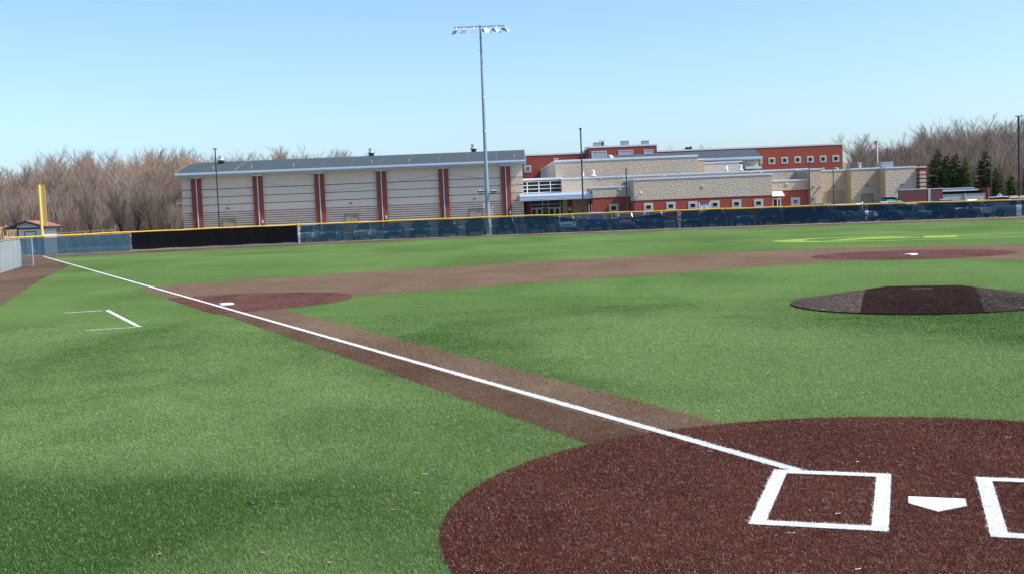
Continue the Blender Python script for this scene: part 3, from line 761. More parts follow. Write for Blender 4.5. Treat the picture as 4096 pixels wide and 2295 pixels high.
# ------------------------------------------------------------------ stadium light pole
b0 = fence_at(1955, 930); LD = b0.y+.35
lx = X(1955, 940, LD)
LP = thing('floodlight_pole', 'very tall grey floodlight pole with a six-lamp crossarm, standing at the fence', 'light pole', (lx, LD, 0))
zt = Z(1914, 106, LD)
m = MB()
stops = [(0, .235), (.32, .19), (.62, .145), (1, .085)]
m.lathe((lx, LD, 0), [(r_, zt*t_) for t_, r_ in stops], 16)
m.build('pole', M['poleblue'], LP, True)
for t in (.885, .945, .66, .50): MB().lathe((lx, LD, zt*t), [(.12+.1*(1-t), -.05), (.15+.1*(1-t), 0), (.12+.1*(1-t), .05)], 10).build('collar', M['galv'], LP)
MB().lathe((lx, LD, zt-.05), [(.12, 0), (.12, .14), (.05, .17)], 10).build('pole_cap', M['poleblue'], LP)
ax0, ax1 = X(1815, 114, LD), X(2018, 104.5, LD); az = Z(1916, 109, LD)
MB().box(ax0, ax1, LD-.22, LD-.14, az-.05, az+.05).build('crossarm', M['poleblue'], LP)
def floodlight(c, yaw, pitch, s=1.0):
    Mx = Matrix.Translation(c) @ Matrix.Rotation(yaw, 4, 'Z') @ Matrix.Rotation(pitch, 4, 'X')
    # box lamp with slanted visor: profile in (y,z), lens faces -z
    prof = [(-.34, -.14), (.26, -.14), (.30, .02), (.18, .15), (-.12, .15), (-.44, -.12)]
    n = len(prof); vs = []
    for x_ in (-.36*s, .36*s): vs += [Mx @ Vector((x_, y*s, z*s)) for y, z in prof]
    fs = [tuple(range(n)), tuple(range(2*n-1, n-1, -1))]+[(k, n+k, n+(k+1) % n, (k+1) % n) for k in range(n)]
    body = MB().add(vs, fs).build('floodlight', M['lamp_body'], LP)
    v = [Mx @ Vector((x_*s, y*s, -.146*s)) for x_, y in ((-.31, -.28), (.31, -.28), (.31, .22), (-.31, .22))]
    MB().add(v, [(0, 1, 2, 3)]).build('lamp_lens', M['grey_dark'], body, False, False)
    top = Mx @ Vector((0, .03, .15*s))
    MB().tube(top, (top.x, LD-.18, az), .03).tube(top+Vector((-.06, 0, 0)), (top.x-.02, LD-.18, az-.08), .015).build('bracket', M['galv'], body)
for px, yw in ((1827, .75), (1856, .28), (1896, .02), (1945, -.45), (1984, -.7), (2022, -.95)):
    c = P(px, 128, LD-.3); c.z = az-.42
    floodlight(c, -yw*1.2, .35)
zl = Z(1950, 775, LD); la = MB(); la.tube((X(1915, 776, LD), LD-.12, zl), (X(1985, 774, LD), LD-.12, zl), .035); la.build('lower_crossarm', M['poleblue'], LP)
for px, tw in ((1924, .15), (1976, -.25)):
    c = P(px, 766, LD-.2); Mx = Matrix.Translation(c) @ Matrix.Rotation(tw, 4, 'Z') @ Matrix.Rotation(.25, 4, 'X')
    f_ = MB().obox(Mx, .64, .42, .12).build('area_light', M['grey_dark'], LP)
    MB().obox(Mx @ Matrix.Translation((0, 0, .075)), .56, .34, .028).build('lamp_housing', M['alum'], f_)
    MB().tube(c+Vector((0, 0, -.06)), (c.x, LD-.12, zl), .025).build('bracket', M['galv'], f_)
zb = Z(1945, 822, LD); MB().box(lx-.42, lx-.23, LD-.2, LD+.05, zb-.22, zb+.22).build('junction_box', M['alum'], LP)
MB().lathe((lx, LD, 0), [(.34, 0), (.34, .12), (.25, .16)], 14).build('footing', M['concrete'], LP)

# ------------------------------------------------------------------ parking lot lamps
def lamp(px, py, D, label, head, r=.075, mat=None, arm=0):
    p = P(px, py, D); zt = p.z
    # foot below: same site x,y
    t = thing('parking_lot_lamp', label, 'lamp post', (p.x, D, 0), group='parking lot lamp posts')
    MB().tube((p.x, D, .5), (p.x, D, zt), r, r*.85, 10).build('pole', mat or M['bronze'], t, True)
    MB().lathe((p.x, D, 0), [(.28, 0), (.28, .62), (.2, .66)], 12).build('concrete_base', M['concrete'], t)
    for (dx, w_, h_, tilt) in head:
        Mx = Matrix.Translation((p.x+dx, D, zt+.02)) @ Matrix.Rotation(tilt, 4, 'Y')
        f_ = MB().obox(Mx, w_, .34, h_).obox(Mx @ Matrix.Translation((0, 0, h_*.7)), w_*.6, .22, h_*.5).build('lamp_head', mat or M['bronze'], t)
        MB().obox(Mx @ Matrix.Translation((0, 0, -h_*.56)), w_*.8, .26, .012).build('lamp_lens', M['lamp_lens'], f_)
    return t
lamp(860, 598, 136, 'black lamp post in front of the gymnasium, near its first door', [(0, .5, .07, 0)], .085)
lamp(2322, 518, 136, 'tall black lamp post by the entrance canopy', [(-.02, .32, .12, 0)], .10, M['black'])
lamp(4074, 467, 128, 'thick black lamp post by the evergreens, tallest on that side', [(-.18, .36, .06, .12), (.24, .34, .06, -.12)], .13, M['black'])
lamp(3962, 626, 165, 'dark lamp post with a single short arm among the spruces', [(-.3, .6, .06, .1)], .10)
lamp(3236, 652, 138, 'slim black lamp post beside door R', [(.02, .16, .05, 0)], .065)
lamp(3332, 678, 140, 'slim black lamp post before the garage door', [(.22, .44, .06, 0)], .06)
lamp(3549, 598, 240, 'far dark lamp post behind the service wing roof', [(-.1, .7, .12, 0)], .15)
p = P(2504, 674, 150); t = thing('flagless_pole', 'bare thin black pole without any lamp, in front of the wide block wall', 'pole', (p.x, 150, 0))
MB().tube((p.x, 150, 0), (p.x, 150, p.z), .09, .075, 10).build('shaft', M['black'], t, True)
MB().lathe((p.x, 150, p.z), [(.08, 0), (.08, .03), (.03, .06)], 10).build('pole_cap', M['black'], t)

# ------------------------------------------------------------------ gymnasium
GD = 171.0
gx0, gx1 = X(724, 720, GD), X(2089, 665, GD)
OV = 1.55
ze = (Z(900, 702.5, GD-OV)+Z(2000, 657.5, GD-OV))/2       # underside of fascia
zf = ze+.46
gym = thing('gymnasium', 'long gymnasium with barrel roof, brick pilasters and doors lettered N, O and P', 'school building', ((gx0+gx1)/2, GD, 0))
GW = 30.0
MB().box(gx0, gx1, GD, GD+GW, 0, ze+.05).build('wall', M['block'], gym)
# rough-faced end bay
MB().box(X(2043.5, 700, GD)+.02, gx1+.01, GD-.012, GD-.003, ze-5.55, ze-2.0).build('rough_panel', M['split'], gym)
bz = [ze-1.98, ze-3.16, ze-4.34, ze-5.5]; z = ze-5.5-.335
while z > .1: bz.append(z); z -= .335
m = MB()
for z in bz: m.box(gx0-.004, gx1+.012, GD-.014, GD-.0, z-.047, z+.047)
m.build('brick_banding', M['band'], gym)
# roof
ex0, ex1 = X(700, 705, GD-OV), X(2104, 652, GD-OV)
y0, y1 = GD-OV, GD+GW+OV; rise = 2.3; half = (y1-y0)/2; R_ = (half*half+rise*rise)/(2*rise); yc = (y0+y1)/2; zc = zf+rise-R_
arc = []
for k in range(33):
    y = y0+.02+(y1-y0-.04)*k/32; arc.append((y, zc+math.sqrt(R_*R_-(y-yc)**2)))
MB().prism(arc+[(y1, zf-.4), (y0, zf-.4)][::1], 'x', ex0+.05, ex1-.05).build('roof', M['steelroof'], gym)
m = MB()
ns = 12
for i in range(ns+1):
    xx = ex0+.06+(ex1-ex0-.12)*i/ns
    wd = .09 if i in (0, 2, ns) else .02
    for (a, b) in zip(arc[:-1], arc[1:]):
        m.add([(xx-wd, a[0], a[1]+.02), (xx+wd, a[0], a[1]+.02), (xx+wd, b[0], b[1]+.02), (xx-wd, b[0], b[1]+.02)], [(0, 1, 2, 3)])
m.build('roof_seam', M['seam'], gym, False, False)
m = MB(); m.box(ex0, ex1, y0-.09, y0+.0, zf-.34, zf+.0); m.box(ex0, ex1, y0-.19, y0-.092, zf-.20, zf+.06)
m.box(ex0, ex0+.045, y0, y1, zf-.46, zf+.04); m.box(ex1-.045, ex1, y0, y1, zf-.46, zf+.04)
m.build('gutter', M['fascia'], gym)
MB().box(ex0+.05, ex1-.05, y0+.002, GD, zf-.47, zf-.41).build('soffit', M['fascia'], gym)
pil = [(766, 784, 789, 805), (1012, 1029.5, 1034, 1050.6), (1258.7, 1276, 1281, 1297.5), (1506, 1523, 1528.6, 1545.7), (1755, 1772, 1777, 1794), (2003.7, 2021, 2026, 2042.5)]
for (a, b, c, d) in pil:
    yy = 714+(666-714)*(a-766)/(2004-766); zt = ze-.28
    for (l, r) in ((a, b), (c, d)):
        xl_, xr_ = X(l, yy+60, GD-.33), X(r, yy+60, GD-.33)
        q = MB().box(xl_, xr_, GD-.33, GD-.001, 0, zt).build('pilaster', M['brick_pier'], gym)
        MB().box(xl_-.03, xr_+.03, GD-.39, GD-.002, zt+.002, zt+.24).build('cap', M['coping'], q)
    xc = X((b+c)/2, yy+60, GD-.4)
    MB().box(xc-.055, xc+.055, GD-.46, GD-.335, 0, ze-.02).build('downspout', M['framew'], gym)
for (l, r, yt, ch) in ((890.7, 941, 877, 'N'), (1382, 1433, 857, 'O'), (1878, 1928, 839, 'P')):
    xl_, xr_ = X(l, yt+20, GD-.12), X(r, yt+20, GD-.12); zt = Z((l+r)/2, yt, GD-.12)
    d = MB().box(xl_, xr_, GD-.14, GD-.001, 0, zt).build('double_door', M['dooer'], gym)
    MB().box((xl_+xr_)/2-.015, (xl_+xr_)/2+.015, GD-.155, GD-.141, 0, zt-.08).build('door_gap', M['grey_dark'], d)
    MB().frame(xl_-.05, xr_+.05, 0, zt+.06, .05, GD-.17, GD-.142, wb=.02).build('door_frame', M['bronze'], d)
    text_mesh('door_letter', ch, .52, M['letter'], d, ((xl_+xr_)/2+.48*(xr_-xl_)/2+.05, GD-.16, zt-.42), .01)
    xw = X((l+r)/2-4, yt-30, GD); zw = Z((l+r)/2-3, yt-41, GD)
    k_ = MB().box(xw-.14, xw+.14, GD-.26, GD-.001, zw-.04, zw+.14).build('wall_light', M['grey_dark'], gym)
    MB().box(xw-.10, xw+.10, GD-.24, GD-.06, zw-.10, zw-.042).build('lamp_lens', M['lamp_lens'], k_)
for px, py in ((1051-.6, 888), (1545, 870), (2043-1, 851)):
    c = P(px, py, GD-.53); MB().box(c.x-.14, c.x+.10, GD-.38, GD-.332, c.z-.24, c.z+.24).build('plaque', M['plate'], gym)
c = P(722, 815, GD-.3); MB().box(c.x-.25, c.x+.12, GD-.45, GD-.1, c.z-.06, c.z+.10).tube((c.x-.2, GD-.3, c.z-.06), (c.x-.45, GD-.4, c.z), .06, .05, 8).build('security_camera', M['whitep'], gym)
def fan(parent, x, y, z, s=1.0):
    k_ = MB().box(x-.46*s, x+.46*s, y-.46*s, y+.46*s, z-.4, z+.5*s).build('exhaust_fan', M['black'], parent)
    MB().lathe((x, y, z+.5*s), [(.5*s, 0), (.72*s, .12*s), (.74*s, .22*s), (.5*s, .36*s), (.47*s, .52*s), (.50*s, .54*s), (.50*s, 1.0*s), (.42*s, 1.06*s)], 18).build('fan_hood', M['alum'], k_, True)
def roof_z(y): return zc+math.sqrt(R_*R_-(y-yc)**2)
for px, py, D in ((886, 668, GD+6.0), (1486, 623, GD+14.0), (1895, 607, GD+14.0)):
    fan(gym, X(px, py, D), D, roof_z(D)-.05, .86)
for px, py in ((858, 700), (1010, 693), (1178, 687), (1490, 666), (1638, 660), (2057, 640)):
    x_ = X(px, py, GD+1); MB().tube((x_, GD+.6, roof_z(GD+.6)-.05), (x_, GD+.6, roof_z(GD+.6)+.45), .03).build('vent_pipe', M['coping'], gym)

# ------------------------------------------------------------------ other school volumes
def window(parent, x0, x1, z0, z1, yf, sur=.30, fr=.06, surm=None, glassm=None):
    """block surround > metal frame > pane, standing on a facade at y = yf"""
    s_ = MB().frame(x0, x1, z0, z1, sur, yf-.05, yf-.001).build('window', surm or M['cream'], parent)
    MB().frame(x0+sur, x1-sur, z0+sur, z1-sur, fr, yf-.075, yf-.002).build('frame', M['framew'], s_)
    MB().box(x0+sur+fr, x1-sur-fr, yf-.03, yf-.003, z0+sur+fr, z1-sur-fr).build('pane', glassm or M['glass'], s_)
    return s_
def coping(parent, x0, x1, y0, y1, z, h=.16, ov=.07):
    MB().box(x0-ov, x1+ov, y0-ov, y1+ov, z+.002, z+h).build('coping', M['coping'], parent)
    MB().box(x0+.25, x1-.25, y0+.25, y1-.25, z+h-.05, z+h+.012).build('roof_deck', M['deck'], parent)

# red brick classroom building behind
BD = 224.0
bx0, bx1 = X(2095, 640, BD), X(3372, 600, BD)
rb = thing('brick_classroom_building', 'long two-storey red brick school building at the back with a row of square windows', 'school building', ((bx0+bx1)/2, BD, 0))
zt1 = Z(2220, 621, BD)
xq = X(2350, 620, BD)
MB().box(bx0, xq, BD, BD+25, 0, zt1).build('wall', M['brick'], rb); coping(rb, bx0, xq-.2, BD, BD+25, zt1, .3)
zt3 = Z(3372, 582, BD); zt3b = Z(2700, 604, BD); zt3 = (zt3+zt3b)/2
x3 = X(2615, 605, BD)
MB().box(x3, bx1, BD+.3, BD+25, 0, zt3).build('wall', M['brick'], rb); coping(rb, x3, bx1, BD+.3, BD+25, zt3, .3)
for (l, r, t_, b_) in ((3075, 3086.6+13.5, 633, 659), (3074.8, 3102.2, 631, 658.4), (3126.4, 3153.7, 628.6, 656), (3178.3, 3205.3, 626.4, 654), (3228.9, 3255.9, 625, 652.2), (3280, 3307, 623.3, 651), (3331, 3358.4, 621.3, 649.2))[1:]:
    window(rb, X(l, t_+13, BD), X(r, t_+13, BD), Z((l+r)/2, b_, BD), Z((l+r)/2, t_, BD), BD+.3, .24, .07)
window(rb, X(3040, 645, BD), X(3050.5, 645, BD), Z(3045, 660, BD), Z(3045, 633, BD), BD+.3, .12, .08)
window(rb, X(2097, 677, BD), X(2125, 677, BD), Z(2111, 691.5, BD), Z(2111, 663, BD), BD, .24, .08, None, M['glassb'])
window(rb, X(2214, 640, BD), X(2233.5, 640, BD), Z(2224, 660, BD), Z(2224, 634, BD), BD, .14, .12)
# penthouse
PD = 214.0
px0, px1 = X(2355.6, 592, PD), X(2627, 584, PD); zp = (Z(2355.6, 593, PD)+Z(2627, 584, PD))/2
ph = thing('brick_penthouse', 'red brick plant room with louvred openings rising above the pale block hall', 'school building', ((px0+px1)/2, PD, 0))
MB().box(px0, px1, PD, PD+20, 0, zp).build('wall', M['brick'], ph); coping(ph, px0, px1, PD, PD+20, zp, .3)
for (l, r, t_, b_) in ((2368.6, 2423.6, 608.7, 636), (2476, 2529.8, 605, 617.4), (2577.6, 2610, 602.5, 613.4)):
    xl_, xr_, zl, zh = X(l, t_, PD), X(r, t_, PD), Z((l+r)/2, b_, PD), Z((l+r)/2, t_, PD)
    v_ = MB().box(xl_, xr_, PD-.05, PD-.002, zl, zh).build('louver', M['louver'], ph)
    MB().frame(xl_-.12, xr_+.12, zl-.12, zh+.12, .12, PD-.10, PD-.003).build('louver_frame', M['framew'], v_)
for (l, r, t_, b_) in ((2375, 2405.3, 572.4, 590), (2484.5, 2515.5, 566, 586), (2568, 2596, 565, 583.5)):
    D = PD+4; xl_, xr_ = X(l, t_, D), X(r, t_, D); zh = Z((l+r)/2, t_, D)
    u_ = MB().box(xl_, xr_, D, D+1.6, zp-.05, zh).build('rooftop_unit', M['acgrill'], ph)
    MB().box(xl_-.04, xr_+.04, D-.04, D+1.64, zh+.002, zh+.1).build('unit_lid', M['coping'], u_)
D = PD+9; xl_, xr_ = X(2407, 575, D), X(2416, 575, D); zh = Z(2411, 569, D)
c_ = MB().box(xl_, xr_, D, D+1.2, zp-.05, zh).build('chimney', M['brick'], ph); MB().box(xl_-.5, xr_+.05, D-.05, D+1.25, zh+.002, zh+.35).build('chimney_cap', M['coping'], c_)
m = MB(); xh = X(2341, 600, PD+1)
for dy in (0, .5): m.tube((xh, PD+1+dy, zt1-1), (xh, PD+1+dy, Z(2341, 591, PD+1)), .05)
m.tube((xh, PD+1, Z(2341, 591, PD+1)), (px0, PD+1, Z(2350, 590.5, PD+1)), .05); m.build('roof_ladder', M['grey_dark'], ph)

# second barrel roof hall
RD = 200.0
rx0, rx1 = X(2462, 640, RD), X(3047, 630, RD)
r2 = thing('barrel_roof_hall', 'smaller barrel-roofed hall showing above the pale block walls', 'school building', ((rx0+rx1)/2, RD, 0))
zee = Z(2900, 634.5, RD); zt_ = Z(3023, 600.5, RD+9); half = 9.5; rise = max(1.2, zt_-zee-.2)+.28; R2 = (half*half+rise*rise)/(2*rise); yc2 = RD+half; zc2 = zee+rise-R2
arc2 = [(RD+.02+(2*half-.04)*k/24, zc2+math.sqrt(max(0, R2*R2-(RD+.02+(2*half-.04)*k/24-yc2)**2))) for k in range(25)]
MB().prism(arc2+[(RD+2*half, zee-.3), (RD, zee-.3)], 'x', rx0, rx1).build('roof', M['steelroof'], r2)
m = MB(); inn = [(y, z-.55) for y, z in arc2]
m.prism([(y, z+.05) for y, z in arc2]+inn[::-1], 'x', rx0-.5, rx0-.003); m.build('roof_edge', M['coping'], r2)
MB().box(rx0-.2, rx1+.1, RD-.14, RD-.001, zee-.42, zee+.05).box(rx0-.2, rx1+.1, RD-.28, RD-.142, zee-.25, zee+.1).build('gutter', M['fascia'], r2)
wx0, wx1 = X(2970, 650, RD+1), X(3034, 650, RD+1)
MB().box(X(2818, 650, RD+1), wx1, RD+1, RD+18, 0, zee-.32).build('wall', M['cream'], r2)
za = Z(3008, 671.5, RD-1.5); xc1 = X(3047, 671, RD-1.5)
MB().box(wx0, xc1, RD-1.5, RD+.99, za-.22, za+.22).build('canopy', M['coping'], r2)
MB().box(X(2980, 680, RD+.97), X(3012, 680, RD+.97), RD+.95, RD+.998, za-1.6, za-.3).build('window_band', M['glass'], r2)
# grey brick stair block with a red return
D = 192.0
sx0, sx1, sx2 = X(2818, 670, D), X(2958, 660, D), X(2969, 660, D); zs = Z(2890, 653, D)
sb = thing('grey_stair_block', 'grey masonry block with a narrow red brick strip under the smaller barrel roof', 'school building', ((sx0+sx1)/2, D, 0))
MB().box(sx0, sx1, D, D+6, 0, zs).build('wall', M['block'], sb)
MB().box(sx1, sx2, D-.02, D+6, 0, zs).build('brick_strip', M['brick_old'], sb); coping(sb, sx0, sx2, D, D+6, zs, .24)
MB().box(X(2819, 645, RD+.9), X(2902, 645, RD+.9), RD+.88, RD+.995, zee-1.25, zee-.46).build('clerestory_window', M['glass'], r2)

# tall pale hall (split-face)
CD = 180.0
cx0, cx1 = X(2222, 680, CD), X(2791, 660, CD); zc1 = (Z(2222, 648.5, CD)+Z(2791, 629.5, CD))/2
th = thing('tall_block_hall', 'tall pale split-face block hall with white coping, behind the entrance', 'school building', ((cx0+cx1)/2, CD, 0))
MB().prism([(cx0, CD+.0), (cx1, CD), (cx1, CD+44), (cx0-1.1, CD+44)], 'z', 0, zc1).build('wall', M['split'], th)
MB().prism([(cx0-.1, CD-.08), (cx1+.08, CD-.08), (cx1+.08, CD+44.1), (cx0-1.2, CD+44.1)], 'z', zc1+.002, zc1+.32).build('coping', M['coping'], th)
MB().prism([(cx0+.3, CD+.3), (cx1-.3, CD+.3), (cx1-.3, CD+43.6), (cx0-.8, CD+43.6)], 'z', zc1+.2, zc1+.332).build('roof_deck', M['deck'], th)
MB().prism([(cx0-.03, CD+1.2), (cx0-.002, CD+1.2), (cx0-1.101, CD+43.9), (cx0-1.13, CD+43.9)], 'z', 0, zc1-.05).build('side_panel', M['block'], th)
rx_, ry_ = X(2818, 660, CD+3), CD+3
MB().box(cx1-.5, rx_, ry_, ry_+30, 0, Z(2805, 642, CD+3)).build('return_wall', M['splittan'], th)
MB().box(cx1+.09, rx_+.06, ry_-.06, ry_+30, Z(2805, 642, CD+3)+.002, Z(2805, 639, CD+3)+.15).build('return_coping', M['coping'], th)

# middle block hall, runs from the lobby to door R
MD = 175.0
mx0, mx1 = X(2247.5, 740, MD), X(3285, 690, MD); zm = (Z(2247.5, 718, MD)+Z(3285, 679, MD)+Z(2700, 701, MD))/3
mh = thing('middle_block_hall', 'long low split-face block hall running between the lobby glass and door R', 'school building', ((mx0+mx1)/2, MD, 0))
MB().box(mx0, X(3240, 690, MD), MD, MD+16, 0, zm).build('wall', M['split'], mh); coping(mh, mx0, mx1-2, MD, MD+16, zm, .22)
for px, py in ((2404, 713), (2658, 704), (3045, 690)):
    c = P(px, py, MD); MB().box(c.x-.2, c.x+.2, MD-.08, MD-.001, c.z-.08, c.z+.08).build('overflow_scupper', M['coping'], mh)
for px, py, s in ((2373, 704, .55), (2333, 705, .25), (2963, 683, .5), (2907, 690, .35)):
    x_ = X(px, py, MD+4); MB().lathe((x_, MD+4, zm-.1), [(.45*s, 0), (.45*s, .45), (.9*s, .5), (.9*s, .62), (.5*s, .7), (.5*s, 1.0+s*.7), (.1, 1.1+s*.7)], 12).build('roof_vent', M['whitep'], mh, True)
x_ = X(2908, 690, MD+1); MB().tube((x_, MD+1, zm-.1), (x_, MD+1, zm+.75), .09).tube((x_, MD+1, zm+.72), (x_-.35, MD+1, zm+.72), .09).build('gooseneck_pipe', M['whitep'], mh)

# lower front blocks with brick bases and square windows
def brickbase(nm, label, pl, pr, ptl, ptr, pml, pmr, D, depth, mat, extra=None):
    x0, x1 = X(pl, ptl, D), X(pr, ptr, D); zt = (Z(pl, ptl, D)+Z(pr, ptr, D))/2; zm_ = (Z(pl, pml, D)+Z(pr, pmr, D))/2
    t = thing(nm, label, 'school building', ((x0+x1)/2, D, 0))
    MB().box(x0, x1, D, D+depth, zm_, zt).build('wall', mat, t)
    MB().box(x0, x1, D-.0, D+depth, 0, zm_-.001).build('brick_base', M['brick'], t)
    MB().box(x0-.01, x1+.01, D-.04, D-.001, zm_-.09, zm_+.03).build('belt_course', M['band'], t)
    coping(t, x0, x1, D, D+depth, zt, .22)
    return t, x0, x1, zt, zm_
t3, x0, x1, zt, _z = brickbase('link_block', 'short pale block over red brick with one square window beside the entrance canopy', 2369.6, 2534, 755, 748.5, 792.5, 788.5, 168, 7.0, M['split'])
window(t3, X(2436, 835, 168), X(2473.6, 835, 168), Z(2455, 851, 168), Z(2455, 816.5, 168), 168, .27, .06)
c = P(2480, 757.5, 168); MB().box(c.x-.18, c.x+.18, 167.9, 167.999, c.z-.12, c.z+.12).build('overflow_scupper', M['coping'], t3)
FD = 163.0
t4, x0, x1, zt, _z = brickbase('front_block', 'wide pale block wing over red brick with six square windows, nearest the parking lot', 2534, 3087, 721.5, 700.5, 803, 784.5, FD, 11.9, M['split'])
for l, yt in ((2575.1, 813), (2664.6, 809), (2752.6, 806.5), (2840.9, 803), (2927.4, 799.7), (3015.2, 797.2)):
    window(t4, X(l, yt+15, FD), X(l+37.6, yt+15, FD), Z(l+19, yt+33.5, FD), Z(l+19, yt, FD), FD, .27, .06)
for px, py in ((2812, 745.5),):
    c = P(px, py, FD); MB().box(c.x-.18, c.x+.18, FD-.1, FD-.001, c.z-.12, c.z+.12).build('overflow_scupper', M['coping'], t4)
c = P(2562, 772, FD); MB().lathe((c.x, FD-.3, c.z), [(.03, -.1), (.16, -.05), (.16, .08), (.05, .14)], 10).tube((c.x, FD-.3, c.z), (c.x, FD, c.z), .03).build('wall_camera', M['whitep'], t4)
t5, x0, x1, zt, _z = brickbase('side_entry_block', 'small tan block over red brick with white awning, door and one window', 3087.5, 3239, 728.5, 722, 765, 762, 168, 7.0, M['splittan'])
window(t5, X(3163.6, 806, 168), X(3200, 806, 168), Z(3182, 824.5, 168), Z(3182, 791, 168), 168, .27, .06, None, M['glassb'])
xa_, xb_ = X(3088.5, 780, 166.5), X(3138, 780, 166.5); zh, zl = Z(3108, 766.5, 168), Z(3112, 786, 166.4)
MB().prism([(167.99, zh), (166.4, zl+.05), (166.4, zl), (167.99, zh-.09)], 'x', xa_, xb_).build('awning', M['whitep'], t5)
xa_, xb_ = X(3089.5, 800, 168), X(3122.5, 800, 168); zd = Z(3106, 794.5, 168)
d = MB().box(xa_, xb_, 167.93, 167.999, 0, zd).build('glass_door', M['glass'], t5)
fm = MB(); fm.frame(xa_, xb_, 0, zd, .13, 167.88, 167.925, wb=.02); xc_ = (xa_+xb_)/2+.12; fm.box(xc_-.08, xc_+.08, 167.885, 167.924, .03, zd-.14); fm.box(xa_+.14, xc_-.09, 167.886, 167.923, zd-1.35, zd-1.2); fm.box(xc_+.09, xb_-.14, 167.886, 167.923, zd-1.35, zd-1.2)
fm.build('door_frame', M['framew'], d)
c = P(3148, 736, 168); MB().box(c.x-.2, c.x+.2, 167.9, 167.999, c.z-.12, c.z+.12).build('overflow_scupper', M['coping'], t5)

# service wing: stepped split-face walls, garage door, doors R and T, striped pier
sw = thing('service_wing', 'tan block service wing with stepped walls, garage door and doors lettered R and T', 'school building', (X(3450, 750, 168), 168, 0))
def zav(a, b, D): return (Z(*a, D)+Z(*b, D))/2
D6 = 167.0; a, b = X(3240, 700, D6), X(3285.5, 690, D6); z6 = zav((3240, 681.5), (3285, 679), D6)
MB().box(a, b, D6, D6+20, 0, z6).build('wall', M['splittan'], sw); coping(sw, a, b, D6, D6+20, z6, .2)
xa_, xb_ = X(3246, 800, D6), X(3263, 800, D6); zd = Z(3254, 787.5, D6)
d = MB().box(xa_, xb_, D6-.06, D6-.001, 0, zd).build('door', M['dooer'], sw); text_mesh('door_letter', 'R', .5, M['letter'], d, ((xa_+xb_)/2-.13, D6-.075, zd-.43), .008)
D7 = 169.5; a, b = X(3285.5, 700, D7), X(3391, 690, D7); z7 = zav((3285.5, 686.5), (3389, 683.3), D7)
MB().box(a-.4, b+.4, D7, D7+18, 0, z7).build('wall', M['splittan'], sw); coping(sw, a, b+.3, D7, D7+18, z7, .2)
xa_, xb_ = X(3307.5, 790, D7), X(3374, 790, D7); zd = Z(3340, 764.5, D7)
d = MB().box(xa_, xb_, D7-.05, D7-.001, 0, zd).build('garage_door', M['dooer'], sw); MB().frame(xa_-.12, xb_+.12, 0, zd+.14, .11, D7-.09, D7-.052, wb=.02).build('door_frame', M['tanblock'], d)
D8 = 167.2; a, b = X(3404, 700, D8), X(3517, 690, D8); z8 = zav((3404, 680), (3516, 676.5), D8)
MB().box(a, b+.5, D8, D8+20, 0, z8).build('wall', M['splittan'], sw); MB().box(a-.015, a-.002, D8-.01, D8+2.28, 0, z8-.02).build('smooth_bounce_return', M['tanblock'], sw); coping(sw, a, b, D8, D8+20, z8, .2)  # return face coloured with the warm bounce of the neighbouring wall
xa_, xb_ = X(3448, 790, D8), X(3490, 790, D8); zd = Z(3469, 779, D8)
d = MB().box(xa_, xb_, D8-.05, D8-.001, 0, zd).build('double_door', M['dooer'], sw)
MB().box((xa_+xb_)/2-.012, (xa_+xb_)/2+.012, D8-.06, D8-.051, 0, zd-.05).build('door_gap', M['grey_dark'], d)
MB().frame(xa_-.07, xb_+.07, 0, zd+.08, .06, D8-.08, D8-.052, wb=.02).build('door_frame', M['bronze'], d)
text_mesh('door_letter', 'T', .5, M['letter'], d, ((xa_+xb_)/2+.45, D8-.065, zd-.40), .008)
D9 = 164.3; a, b = X(3541.5, 700, D9), X(3662, 690, D9); z9 = zav((3541.5, 675), (3662, 671.3), D9)
MB().box(a, b, D9, D9+22, 0, z9).build('wall', M['split'], sw); MB().box(a-.015, a-.002, D9-.01, D9+2.88, 0, z9-.02).build('smooth_bounce_return', M['tanblock'], sw); coping(sw, a, b, D9, D9+22, z9, .2)  # warm bounce light put into the colour of this return too
D10 = 165.5; a, b = X(3662, 700, D10), X(3681, 690, D10); z10 = Z(3672, 674, D10)
MB().box(a-.3, b, D10, D10+20, 0, z10).build('wall', M['tanblock'], sw); coping(sw, a+.1, b, D10, D10+20, z10, .2)
D11 = 163.6; a, b = X(3680.5, 700, D11), X(3704.5, 690, D11); z11 = Z(3692, 671.5, D11)
pm = MB(); zz = z11; i = 0
hs = [(.55, 0)]+[(.33, 1), (.24, 0)]*30
for h_, mi in hs:
    if zz <= .05: break
    pm.box(a-(.0 if mi else .0), b, D11, D11+1.6, max(0, zz-h_), zz-.0, mi); zz -= h_+.001
pm.build('striped_pier', [M['brick'], M['cream']], sw); coping(sw, a, b, D11, D11+1.6, z11, .18)
for px, py, D in ((3340-2, 749, D7), (3468, 745, D8), (3608, 740, D9), (3251, 752, D6), (3276, 753, D6)):
    c = P(px, py, D); k_ = MB().box(c.x-.13, c.x+.13, D-.26, D-.001, c.z-.05, c.z+.1).build('wall_light', M['grey_dark'], sw)
    MB().box(c.x-.1, c.x+.1, D-.24, D-.05, c.z-.09, c.z-.052).build('lamp_lens', M['lamp_lens'], k_)
D = 172.5; xl_, xr_ = X(3526, 660, D), X(3572.5, 655, D); zh = Z(3549, 652, D)
u_ = MB().box(xl_, xr_, D, D+2.6, z8-.1, zh).build('rooftop_unit', M['acgrill'], sw); MB().box(xl_-.04, xr_+.04, D-.04, D+2.64, zh+.002, zh+.09).build('unit_lid', M['coping'], u_)
x_ = X(3438.5, 665, D); zz = Z(3438, 652.5, D); MB().lathe((x_, D, z8-.1), [(.22, 0), (.22, zz-z8-.05), (.37, zz-z8), (.37, zz-z8+.09), (.1, zz-z8+.12)], 12).build('flue_pipe', M['alum'], sw, True)
